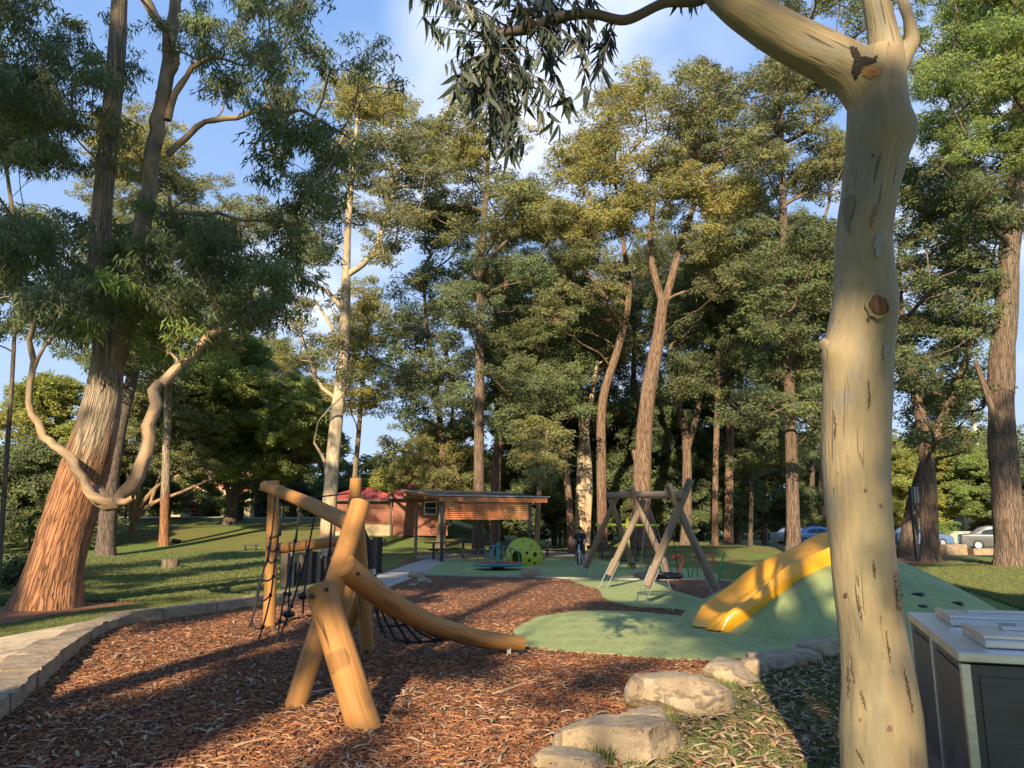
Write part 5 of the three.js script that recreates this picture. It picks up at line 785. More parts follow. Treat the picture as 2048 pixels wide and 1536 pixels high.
{
  const redP = std({ color: lin(0.52, 0.075, 0.045), roughness: 0.4 }), greenP = std({ color: lin(0.02, 0.22, 0.06), roughness: 0.4 });
  const pole = (label, base, pts, r, mat, name, cat) => { const b = G(...base), d = -b.z, P = [b.clone().add(V(0, -0.1, 0)), ...pts.map(([u, v]) => at(u, v, d))], T = thing(name, label, cat, V(b.x, 0, b.z)), L = loc(T); mesh('stem', L(curveTube(P, Array.isArray(r) ? r : r, 12, 0.05)), mat, T); return [T, L, d]; };
  const q1 = pole('nearer red swan neck pole curling left beside the basket swing', [1357, 1164], [[1356, 1150], [1360, 1137], [1366, 1124], [1363, 1114], [1352, 1111], [1345, 1114]], 0.035, redP, 'chime_pole', 'play pole'); mesh('mouthpiece', q1[1]((() => { const p = at(1345, 1115, q1[2]), g = new THREE.SphereGeometry(0.05, 14, 10); g.translate(p.x, p.y, p.z); return g; })()), redP, q1[0]);
  const q2 = pole('farther red swan neck pole behind the front swing leg', [1418, 1150], [[1419, 1140], [1423, 1130], [1427, 1119], [1423, 1110], [1415, 1109], [1410, 1111]], 0.032, redP, 'chime_pole', 'play pole'); mesh('mouthpiece', q2[1]((() => { const p = at(1410, 1112, q2[2]), g = new THREE.SphereGeometry(0.05, 14, 10); g.translate(p.x, p.y, p.z); return g; })()), redP, q2[0]);
  pole('tallest straight green pole leaning right of the front swing leg', [1437, 1166], [[1441, 1135], [1449, 1105]], 0.03, greenP, 'chime_pole', 'play pole');
  pole('short green pole between the two red swan neck poles', [1378, 1158], [[1376, 1140], [1370, 1124]], 0.022, greenP, 'chime_pole', 'play pole'); pole('thin green pole just right of the nearer red pole', [1386, 1158], [[1384, 1148], [1388, 1135]], 0.02, greenP, 'chime_pole', 'play pole');
  const fl = pole('thin pole with a dark flower head left of the farther red pole', [1394, 1155], [[1395, 1140], [1396, 1116]], 0.02, std({ color: lin(0.12, 0.12, 0.03), roughness: 0.6 }), 'flower_pole', 'play pole'); for (let k = 0; k < 5; k++) { const p = at(1397, 1111, fl[2]), g = new THREE.SphereGeometry(0.055, 12, 8), a = k / 5 * 6.28; g.scale(1, 1, 0.3); g.translate(p.x + 0.07 * Math.cos(a), p.y + 0.07 * Math.sin(a), p.z); mesh('petal', fl[1](g), MAT.black, fl[0]); }
  const b = G(1258, 1140), T = thing('rope_spinner', 'lime green post with a long crossbar and hanging ropes behind the swings', 'climber', V(b.x, 0.03, b.z)), d = -b.z, h = at(1258, 1051, d).y, W = 63 / FOC * d;
  mesh('post', rod(V(0, 0, 0), V(0, h + 0.22, 0), 0.06, 16), lime, T); mesh('crossbar', rod(V(-W, h, 0), V(W, h - 0.03, 0), 0.045, 12), lime, T); mesh('collar', rod(V(0, h - 0.12, 0), V(0, h + 0.12, 0), 0.085, 16), lime, T);
  for (const x of [-0.9, -0.45, 0.5, 0.95]) mesh('rope', rod(V(x * W, h, 0), V(x * W, 0.45, 0), 0.012, 6), MAT.rope, T); for (const x of [-0.68, 0.72]) mesh('foot_rail', box(W * 0.5, 0.035, 0.12, x * W, 0.45, 0, 0.01), MAT.black, T); mesh('seat_ring', (() => { const g = new THREE.TorusGeometry(0.32, 0.03, 8, 28); g.rotateX(Math.PI / 2); g.translate(0, 0.32, 0); return g; })(), MAT.black, T);
}

// ------------------------------------------------------------------ barbecue
{
  const a = at(1915, 1310, 4.3), T = thing('barbecue_cabinet', 'stainless steel double barbecue cabinet behind the foreground trunk', 'barbecue', V(a.x, 0.02, a.z), -20.4 * Math.PI / 180);
  const H = a.y, brushed = bake(256, 256, [1, 1], (u, v) => { const f = tfbm(u, v, 4, 120, 3, 301), s = tfbm(u, v, 6, 6, 4, 305), k = 0.8 + 0.25 * (f - 0.5) + 0.3 * (s - 0.5); return { c: [k, k, k], h: 0.3 + 0.5 * s }; });
  const panel = std({ map: brushed.map, roughnessMap: brushed.bump, color: lin(0.15, 0.15, 0.152), metalness: 0.55, roughness: 0.8 }), top = std({ map: brushed.map, color: lin(0.9, 0.9, 0.88), metalness: 0.95, roughness: 0.34 });
  const w = 1.15, d = 2.04;
  mesh('body', box(w - 0.08, H - 0.07, d - 0.08, w / 2, (H - 0.07) / 2, -d / 2, 0.006), panel, T);
  mesh('benchtop', box(w, 0.055, d, w / 2, H - 0.03, -d / 2, 0.008), top, T);
  for (const [x, z] of [[0.035, -0.035], [0.035, -d / 2], [0.035, -d + 0.035], [w - 0.035, -0.035]]) mesh('corner_post', box(0.05, H - 0.065, 0.05, x, (H - 0.065) / 2, z, 0.006), top, T);
  mesh('side_panel', box(0.012, H - 0.16, d / 2 - 0.16, 0.032, (H - 0.1) / 2, -d * 0.25, 0.003), panel, T); mesh('side_panel', box(0.012, H - 0.16, d / 2 - 0.16, 0.032, (H - 0.1) / 2, -d * 0.75, 0.003), panel, T);
  mesh('end_panel', box(w - 0.2, H - 0.16, 0.012, w / 2, (H - 0.1) / 2, -0.033, 0.003), panel, T);
  for (const z of [-0.5, -1.5]) {
    const g = mesh('lid', box(0.86, 0.05, 0.66, 0.6, H + 0.023, z, 0.01), top, T);
    mesh('lid_rail', box(0.87, 0.022, 0.03, 0.6, H + 0.058, z + 0.3, 0.005), top, g); mesh('lid_rail', box(0.03, 0.018, 0.6, 0.185, H + 0.056, z, 0.005), top, g); mesh('lid_rail', box(0.45, 0.014, 0.12, 0.58, H + 0.055, z - 0.18, 0.005), top, g);
    mesh('latch', box(0.1, 0.022, 0.012, 0.5, H + 0.024, z + 0.337, 0.003), MAT.galv, g);
  }
}

// ------------------------------------------------------------------ picnic shelter
const timber = std({ map: TX.wood.map, bumpMap: TX.wood.bump, bumpScale: 0.003, roughness: 0.6, color: lin(0.46, 0.165, 0.06) });
{
  const T = thing('picnic_shelter', 'open picnic shelter with a sloping roof and orange timber slat screen', 'shelter', V(-3.12, 0.038, -33.5), 22 * Math.PI / 180);
  const add = (n, g, m) => mesh(n, g, m, T), sl = Math.atan(0.5 / 6.6), y0 = 2.84;
  const roofM = std({ color: lin(0.10, 0.105, 0.11), roughness: 0.45, metalness: 0.4 });
  const roof = box(5.4, 0.035, 6.7, 2.45, 0, -3.1); roof.rotateX(sl); roof.translate(0, y0 + 0.02, 0); add('roof', roof, roofM); const lining = box(5.3, 0.02, 6.6, 2.45, -0.034, -3.1); lining.rotateX(sl); lining.translate(0, y0 + 0.02, 0); add('ceiling_lining', lining, timber);
  const ridge = box(5.44, 0.035, 0.03, 2.45, 0.004, 0.262); ridge.rotateX(sl); ridge.translate(0, y0 + 0.02, 0); add('roof_edge', ridge, MAT.galv); const le = box(0.03, 0.035, 6.7, -0.262, 0.004, -3.1); le.rotateX(sl); le.translate(0, y0 + 0.02, 0); add('roof_edge', le, MAT.galv);
  for (const z of [0.2, -2.2, -4.4, -6.2]) { const g = box(5.2, 0.20, 0.065, 2.45, -0.145, z); g.rotateX(sl); g.translate(0, y0, 0); add('beam', g, timber); }
  for (const x of [-0.12, 0.55, 1.3, 2.1, 2.9, 3.7, 4.4, 5.0]) { const g = box(0.05, 0.1, 6.4, x, -0.07, -3.1); g.rotateX(sl); g.translate(0, y0 - 0.01, 0); add('rafter', g, timber); }
  for (const [x, z, m] of [[0.05, 0, 0], [4.25, 0, 0], [0.05, -4.4, 1], [4.25, -4.4, 0]]) { add('post', box(0.13, y0 - 0.16 + z * 0.075, 0.13, x, (y0 - 0.16 + z * 0.075) / 2, z, 0.01), m ? MAT.grey : MAT.darkPaint); add('post_base', box(0.24, 0.02, 0.24, x, 0.01, z), MAT.darkPaint); }
  for (let k = 0; k < 9; k++) add('slat', box(3.98, 0.056, 0.03, 2.15, 2.53 - k * 0.087, 0.09), timber);
  add('screen_batten', box(0.04, 0.78, 0.03, 0.2, 2.19, 0.058), timber); add('screen_batten', box(0.04, 0.78, 0.03, 4.1, 2.19, 0.058), timber);
}
function picnicTable(label, p, turn, L = 1.9, mat = MAT.darkPaint, group) {
  const T = thing('picnic_table', label, 'picnic table', p, turn, group);
  for (let k = 0; k < 4; k++) mesh('tabletop_slat', box(L, 0.04, 0.17, 0, 0.74, -0.285 + k * 0.19, 0.006), mat, T);
  for (const s of [-1, 1]) { for (const o of [0, 1]) mesh('bench_slat', box(L, 0.04, 0.13, 0, 0.44, s * (0.62 + o * 0.15), 0.006), mat, T); mesh('leg', box(0.09, 0.72, 0.09, s * L * 0.33, 0.36, 0), mat, T); mesh('cross_arm', box(0.07, 0.06, 1.5, s * L * 0.33, 0.39, 0), mat, T); }
  return T;
}
picnicTable('dark picnic table under the left half of the shelter', V(-3.0, 0.038, -36.2), 0.38, 2.2); picnicTable('dark picnic table under the right half of the shelter', V(0.1, 0.038, -37.2), 0.38, 2.0);
{ const p = at(1240, 1112, 36); p.y = ground(p.x, p.z); picnicTable('dark picnic table seen between the far swing legs', p, 0.1, 2.6); }
{ const p = G(500, 1101); const T = thing('bench', 'low dark bench alone on the far left lawn', 'bench', p, 0.1); mesh('seat', box(0.95, 0.06, 0.3, 0, 0.30, 0, 0.01), MAT.darkPaint, T); for (const s of [-1, 1]) mesh('leg', box(0.07, 0.3, 0.26, s * 0.3, 0.15, 0), MAT.darkPaint, T); }
{ const p = G(340, 1136), g = new THREE.CylinderGeometry(0.3, 0.34, 0.42, 22, 4); rough(g, 0.06, 4, 3); boxUV(g); const m = mesh('tree_stump', g, std({ map: TX.barkR.map, bumpMap: TX.barkR.bump, bumpScale: 0.03, color: lin(0.26, 0.2, 0.14), roughness: 0.95 })); m.position.set(p.x, p.y + 0.12, p.z); tag(m, 'sawn tree stump on the shaded left lawn', 'stump'); }
{ const p = G(348, 1086), g = curveTube([V(-0.5, 0.1, 0), V(0, 0.13, 0.05), V(0.55, 0.09, 0)], [0.12, 0.13, 0.08], 12, 0.1); const m = mesh('fallen_log', g, std({ color: lin(0.05, 0.04, 0.032), roughness: 0.95 })); m.position.set(p.x, p.y, p.z); tag(m, 'dark fallen log on the shaded left lawn above the stump', 'log'); }
{ const p = G(1095, 1117), T = thing('drinking_fountain', 'small steel drinking fountain right of the dome climber', 'drinking fountain', V(p.x, p.y, p.z)); mesh('pedestal', rod(V(0, 0, 0), V(0, 0.8, 0), 0.07, 14), MAT.darkPaint, T); mesh('bowl', new THREE.LatheGeometry([[0.0, 0.8], [0.1, 0.8], [0.2, 0.88], [0.21, 0.9], [0.19, 0.9], [0.1, 0.83], [0, 0.82]].map(a => new THREE.Vector2(...a)), 24), MAT.steel, T); mesh('tap', rod(V(0.12, 0.88, 0), V(0.14, 0.99, 0), 0.018, 10), MAT.steel, T); }

// ------------------------------------------------------------------ buildings
const brickT = bake(512, 512, [1 / 1.92, 1 / 1.92], (u, v) => { const row = Math.floor(v * 24), bx = u * 8 + (row % 2) * 0.5, fx = bx - Math.floor(bx), fy = v * 24 - row, mortar = fx < 0.05 || fy < 0.14 ? 1 : 0, t = LAT[(((Math.floor(bx) % 8) + row * 8) * 71) & 65535], n = tfbm(u, v, 40, 40, 2, 311), k = 0.7 + 0.5 * t + 0.25 * (n - 0.5); return { c: mortar ? [0.30, 0.25, 0.2] : [0.27 * k, 0.085 * k, 0.045 * k], h: mortar ? 0.2 : 0.7 }; });
const brickM = std({ map: brickT.map, bumpMap: brickT.bump, bumpScale: 0.006, roughness: 0.9 }), creamM = std({ map: TX.concrete.map, color: lin(1.15, 1.0, 0.72), roughness: 0.9 }), whiteM = std({ color: lin(0.75, 0.74, 0.7), roughness: 0.5 }), glassM = std({ color: lin(0.02, 0.025, 0.03), roughness: 0.08 }), gutterM = std({ color: lin(0.10, 0.09, 0.085), roughness: 0.5 });
function hipRoof(T, w, d, y, h, tileM, cx = 0, cz = 0) {
  const r = rngOf(Math.round(w * 100 + d)), list = [], rl = Math.max(0, w - d) / 2, dd = d / 2, ww = w / 2; // ridge half length along x
  const base = new THREE.BufferGeometry(), v = [[-ww, y, dd], [ww, y, dd], [ww, y, -dd], [-ww, y, -dd], [-rl, y + h, 0], [rl, y + h, 0]].map(a => [a[0] + cx, a[1], a[2] + cz]), f = [[0, 1, 5], [0, 5, 4], [1, 2, 5], [2, 3, 4], [2, 4, 5], [3, 0, 4]]; base.setAttribute('position', new THREE.Float32BufferAttribute(f.flatMap(t => t.flatMap(i => v[i])), 3)); base.computeVertexNormals(); boxUV(base); mesh('roof', base, tileM, T);
  for (const [len, topLen, run, turn] of [[w, 2 * rl, dd, 0], [w, 2 * rl, dd, Math.PI], [d, 0, ww - rl, Math.PI / 2], [d, 0, ww - rl, -Math.PI / 2]]) {
    const slope = Math.hypot(run, h), rows = Math.round(slope / 0.3), ang = Math.atan2(h, run);
    for (let j = 0; j < rows; j++) { const t = (j + 0.5) / rows, L = lerp(len, topLen, t), n = Math.max(1, Math.round(L / 0.27)); for (let i = 0; i < n; i++) { const g = new THREE.BoxGeometry(L / n * 0.93, 0.035, slope / rows * 1.12); g.rotateX(ang + 0.07 + (r() - 0.5) * 0.04); g.translate(-L / 2 + (i + 0.5) * L / n, y + h * t + 0.028, (turn === 0 || turn === Math.PI ? dd : ww) - run * t); g.rotateY(turn); g.translate(cx, 0, cz); list.push(g); } }
  }
  const m = mesh('roof_tiles', merge(list), tileM, T); m.userData.kind = 'stuff';
  for (const [a, b] of [[0, 4], [3, 4], [1, 5], [2, 5], [4, 5]]) if (Math.hypot(v[a][0] - v[b][0], v[a][2] - v[b][2]) > 0.1) mesh('ridge_cap', rod(V(...v[a]).add(V(0, 0.04, 0)), V(...v[b]).add(V(0, 0.05, 0)), 0.09, 8), tileM, T);
}
function window_(T, x, y, z, w, h, turn = 0, bars = 1) {
  const f = new THREE.Group(); f.name = 'window'; T.add(f); f.position.set(x, y, z); f.rotation.y = turn;
  mesh('pane', box(w, h, 0.02, 0, 0, 0.012), glassM, f); for (const s of [-1, 1]) { mesh('frame', box(0.06, h + 0.12, 0.06, s * (w / 2 + 0.03), 0, 0.03), whiteM, f); mesh('frame', box(w, 0.06, 0.06, 0, s * (h / 2 + 0.03), 0.03), whiteM, f); } for (let k = 1; k <= bars; k++) mesh('frame', box(w, 0.035, 0.045, 0, -h / 2 + h * k / (bars + 1), 0.035), whiteM, f);
  mesh('sill', box(w + 0.2, 0.06, 0.14, 0, -h / 2 - 0.1, 0.07), creamM, f);
}
{
  const tileM = std({ color: lin(0.33, 0.062, 0.058), roughness: 0.7 }), c = at(838, 1050, 53.5); c.y = ground(c.x, c.z) - 0.1;
  const T = thing('brick_building', 'small brick building with a red tiled hip roof beside the shelter', 'building', c, 0.12);
  mesh('wall', box(3.7, 2.55, 3.6, 0.1, 1.275, 0), brickM, T); mesh('wall', box(4.2, 2.1, 3.4, -3.75, 1.35, -0.6), brickM, T); mesh('plinth', box(2.2, 0.75, 0.35, -2.9, 0.375, 1.28), creamM, T); mesh('plinth', box(4.2, 0.35, 3.44, -3.752, 0.12, -0.6), creamM, T);
  mesh('gutter', box(4.5, 0.12, 0.12, 0.1, 2.52, 2.22), gutterM, T); mesh('gutter', box(0.12, 0.12, 4.3, -2.1, 2.52, 0), gutterM, T); mesh('gutter', box(4.4, 0.11, 0.11, -4.0, 2.36, 1.42), gutterM, T); mesh('downpipe', rod(V(-1.9, 0, 1.75), V(-1.9, 2.5, 1.75), 0.05, 8), gutterM, T);
  hipRoof(T, 4.5, 4.4, 2.56, 1.22, tileM, 0.1, 0); hipRoof(T, 5.0, 4.1, 2.40, 0.8, tileM, -3.9, -0.6);
  window_(T, 0.75, 1.85, 1.8, 0.75, 0.75); window_(T, -4.2, 1.75, 1.1, 0.9, 0.7);
}
{
  const c = at(436, 1010, 84); c.y = ground(c.x, c.z); const T = thing('house', 'two storey house of orange brick over cream walls far behind the round tree', 'house', c, 0.15), tileM = std({ color: lin(0.36, 0.16, 0.11), roughness: 0.8 }), obr = brickM.clone(); obr.color = lin(1.9, 2.2, 2.2);
  mesh('wall', box(8, 2.9, 6, 0, 1.45, 0), creamM, T); mesh('wall', box(7.96, 2.7, 5.96, 0, 4.25, 0), obr, T); mesh('balcony', box(4, 0.2, 1.4, -2, 2.9, 3.6), whiteM, T); mesh('downpipe', rod(V(-0.4, 0, 3.1), V(-0.4, 5.5, 3.1), 0.07, 8), whiteM, T); hipRoof(T, 8.8, 6.8, 5.6, 1.9, tileM);
  window_(T, -2.4, 1.4, 3.0, 1.2, 1.2); window_(T, 0.6, 1.4, 3.0, 0.9, 1.2); window_(T, 2.6, 4.3, 2.98, 1.4, 1.2); window_(T, -2.2, 4.3, 2.98, 1.4, 1.2);
}
{
  const c = at(1938, 1040, 84); c.y = ground(c.x, c.z); const T = thing('house', 'pale cream house wall glimpsed behind the street hedge on the right', 'house', c, -0.1); mesh('wall', box(3.4, 3.6, 5, 0, 1.8, 0), creamM, T); hipRoof(T, 4.2, 5.6, 3.6, 1.3, std({ color: lin(0.3, 0.2, 0.15), roughness: 0.8 })); window_(T, 0.3, 2.1, 2.5, 0.9, 1.0);
}
{
  const mk = (name, label, cat, u, v, d, w, h, dep, mat, turn = 0) => { const c = at(u, v, d); c.y = ground(c.x, c.z); const W = w / FOC * d, Hh = h / FOC * d; const m = mesh(name, (() => { const g = new THREE.BoxGeometry(W, Hh, dep, 12, 5, 4); let q = weld(g); q = rough(q, 0.05, 3, u); q = toCreasedNormals(q, 0.6); return boxUV(q); })(), mat); m.position.set(c.x, c.y + Hh / 2 - 0.03, c.z); m.rotation.y = turn; return tag(m, label, cat); };
  mk('sandstone_block', 'squared sandstone barrier block right of the forked brown tree', 'block', 1906, 1102, 42, 46, 22, 0.6, MAT.sandstone, 0.2); mk('sandstone_block', 'long low sandstone barrier block in front of the silver car', 'block', 1972, 1102, 42, 56, 14, 0.6, MAT.sandstone, -0.1); mk('sandstone_block', 'sandstone barrier block right of the foreground trunk', 'block', 1784, 1098, 44, 30, 18, 0.6, MAT.sandstone); mk('sandstone_block', 'sandstone barrier block between the leaning trunk and the forked tree', 'block', 1836, 1100, 44, 36, 18, 0.6, MAT.sandstone);
  mk('garden_wall', 'grey rendered garden wall below the clipped hedge', 'wall', 1916, 1062, 66, 50, 24, 0.3, MAT.concrete); mk('garden_wall', 'low cream wall along the far left road', 'wall', 395, 1020, 72, 64, 13, 0.3, MAT.concrete);
  const hedge = (label, u, d, w, y0, h, seed) => { const c = at(u, 1050, d); c.y = ground(c.x, c.z) + y0; const T = thing('hedge', label, 'hedge', c), r = rngOf(seed), m = [], cc = []; const W = w / FOC * d; for (let i = 0; i < 90 * W; i++) { m.push(pose(V((r() - 0.5) * W, r() * h, (r() - 0.5) * 1.1), r(), r() * 6, r(), 0.38)); const k = 0.8 + 0.5 * r(); cc.push(lin(0.8 * k, 1.25 * k, 0.6 * k)); } stuffCopies('foliage', SPRIG.bush[1], leafMat, m, cc, T); };
  hedge('clipped dark green hedge above the grey garden wall', 1893, 68, 56, 0.3, 1.6, 5); hedge('lower clipped hedge left of the grey garden wall', 1880, 64, 36, 0, 1.1, 6); hedge('clipped hedge beside the driveway behind the silver car', 1968, 76, 60, 0.4, 1.3, 7);
  const bin = (label, u, d, mat) => { const c = at(u, 1040, d); c.y = ground(c.x, c.z); const T = thing('wheelie_bin', label, 'bin', c); const g = new THREE.CylinderGeometry(0.42, 0.34, 0.95, 4, 1); g.rotateY(Math.PI / 4); g.translate(0, 0.52, 0); boxUV(g); mesh('tub', g, mat, T); mesh('lid', box(0.66, 0.07, 0.7, 0, 1.03, 0, 0.02), mat, T); for (const s of [-1, 1]) mesh('wheel', new THREE.CylinderGeometry(0.1, 0.1, 0.06, 14).rotateZ(Math.PI / 2).translate(s * 0.22, 0.1, -0.28), MAT.black, T); };
  bin('dark wheelie bin beside the trunk of the round crowned tree', 478, 62, MAT.darkPaint); bin('dark wheelie bin by the far left road right of the round crowned tree', 516, 66, MAT.darkPaint); bin('red bin beside the far left picnic table', 388, 67, std({ color: lin(0.42, 0.02, 0.02), roughness: 0.5 }));
  const c = at(357, 1040, 64); c.y = ground(c.x, c.z); picnicTable('grey picnic table by the far left road', c, 0.1, 2.6, MAT.galv);
  const pole = (label, u, v0, v1, d, r, mat, sign) => { const b = at(u, v1, d); b.y = ground(b.x, b.z); const top = at(u, v0, d).y - b.y, T = thing(sign ? 'sign_post' : 'power_pole', label, sign ? 'sign post' : 'pole', b); mesh('pole', rod(V(0, -0.1, 0), V(0, top, 0), r, 12), mat, T); if (sign) { mesh('panel', box(0.06, 0.75, 0.32, 0.16, top - 0.42, 0, 0.01), MAT.galv, T); mesh('panel', box(0.06, 0.75, 0.1, 0.34, top - 0.42, 0, 0.01), MAT.galv, T); } else { mesh('crossarm', box(2.0, 0.12, 0.1, 0, top - 0.4, 0), MAT.grey, T); for (const x of [-0.8, -0.3, 0.3, 0.8]) mesh('insulator', rod(V(x, top - 0.34, 0), V(x, top - 0.16, 0), 0.05, 8), whiteM, T); } };
  pole('dark sign post with grey panels in front of the leaning trunk', 1831, 972, 1104, 35, 0.05, MAT.darkPaint, true); pole('pale power pole beyond the street trees at right', 1972, 760, 1050, 82, 0.2, std({ color: lin(0.45, 0.42, 0.36), roughness: 0.9 }), false); pole('pale pole just right of the foreground trunk beyond the street', 1771, 930, 1060, 80, 0.12, whiteM, false);
}

// ------------------------------------------------------------------ cars
function car(label, p, turn, color, name = 'parked_car') {
  const T = thing(name, label, 'car', p, turn, 'cars parked along the street'), paint = new THREE.MeshPhysicalMaterial({ color: lin(...color), metalness: 0.3, roughness: 0.4, clearcoat: 1, clearcoatRoughness: 0.08 });
  const ext = (pts, w, bev) => { const s = new THREE.Shape(pts.map(a => new THREE.Vector2(...a))), g = new THREE.ExtrudeGeometry(s, { depth: w - 2 * bev, bevelEnabled: true, bevelSize: bev, bevelThickness: bev, bevelSegments: 3, curveSegments: 16 }); g.translate(0, 0, -(w - 2 * bev) / 2); return toCreasedNormals(g, 0.6); };
  const arch = (cx) => { const o = []; for (let i = 0; i <= 8; i++) { const a = Math.PI - i / 8 * Math.PI; o.push([cx + 0.36 * Math.cos(a), 0.28 + 0.36 * Math.sin(a)]); } return o; };
  mesh('body', ext([[-2.2, 0.3], ...arch(-1.38), ...arch(1.36), [2.18, 0.28], [2.24, 0.5], [2.15, 0.68], [1.6, 0.8], [1.05, 0.88], [-1.7, 0.93], [-2.2, 0.88], [-2.27, 0.6]], 1.74, 0.09), paint, T);
  const cab = ext([[-1.75, 0.9], [1.1, 0.86], [0.42, 1.32], [0.1, 1.4], [-0.7, 1.41], [-1.15, 1.3]], 1.5, 0.12); { const q = cab.attributes.position; for (let i = 0; i < q.count; i++) q.setZ(i, q.getZ(i) * lerp(1.06, 0.8, sstep(0.9, 1.4, q.getY(i)))); cab.computeVertexNormals(); } mesh('roof', toCreasedNormals(cab, 0.5), paint, T);
  const glass = std({ color: lin(0.03, 0.045, 0.06), roughness: 0.06, metalness: 0.1 });
  const pane = (q) => { const g = new THREE.BufferGeometry(), P = q.map(a => V(...a)); g.setAttribute('position', new THREE.Float32BufferAttribute([P[0], P[1], P[2], P[0], P[2], P[3]].flatMap(v => [v.x, v.y, v.z]), 3)); g.computeVertexNormals(); const m = mesh('window_pane', boxUV(g), glass, T); glass.side = THREE.DoubleSide; return m; };
  const zy = y => 0.755 * lerp(1.06, 0.8, sstep(0.9, 1.4, y)) + 0.01;
  for (const s of [-1, 1]) { pane([[-1.25, 0.95, s * zy(0.95)], [-0.3, 0.95, s * zy(0.95)], [-0.3, 1.33, s * zy(1.33)], [-0.95, 1.30, s * zy(1.3)]]); pane([[-0.24, 0.95, s * zy(0.95)], [0.82, 0.93, s * zy(0.95)], [0.3, 1.30, s * zy(1.3)], [-0.24, 1.34, s * zy(1.33)]]); mesh('mirror', box(0.16, 0.12, 0.14, 0.72, 0.98, s * 0.92, 0.03), paint, T); }
  pane([[1.08, 0.91, -0.68], [1.08, 0.91, 0.68], [0.46, 1.335, 0.58], [0.46, 1.335, -0.58]]); pane([[-1.78, 0.955, -0.66], [-1.78, 0.955, 0.66], [-1.21, 1.325, 0.56], [-1.21, 1.325, -0.56]]);
  for (const x of [-1.38, 1.36]) for (const s of [-1, 1]) { const w = new THREE.Group(); w.name = 'wheel'; T.add(w); w.position.set(x, 0.31, s * 0.78); const ty = new THREE.TorusGeometry(0.245, 0.075, 12, 28); ty.scale(1, 1, 1.3); mesh('tyre', ty, MAT.black, w); mesh('rim', new THREE.CylinderGeometry(0.2, 0.2, 0.13, 20).rotateX(Math.PI / 2), MAT.galv, w); }
  for (const s of [-1, 1]) { mesh('headlight', box(0.1, 0.12, 0.34, 2.14, 0.64, s * 0.62, 0.03), whiteM, T); mesh('tail_light', box(0.08, 0.14, 0.34, -2.2, 0.78, s * 0.62, 0.03), red, T); }
  mesh('grille', box(0.06, 0.16, 0.8, 2.2, 0.48, 0, 0.01), MAT.black, T); return T;
}
const onG = (u, v, d) => { const p = at(u, v, d); p.y = ground(p.x, p.z) + 0.02; return p; };
car('silver sedan parked on the street left of the huge right edge tree', onG(2004, 1095, 49), -0.42, [0.11, 0.12, 0.13]);
car('blue car on the street just left of the foreground trunk', onG(1634, 1080, 62), 0.1, [0.10, 0.22, 0.45]); car('white car behind the blue car by the street bush', onG(1600, 1080, 66), 0.1, [0.7, 0.7, 0.68]); car('grey car partly behind the foreground trunk on the street', onG(1668, 1080, 64), 0.1, [0.25, 0.27, 0.3]);
car('blue car showing between the leaning trunk and the forked brown tree', onG(1838, 1085, 58), 0.15, [0.12, 0.2, 0.36]);

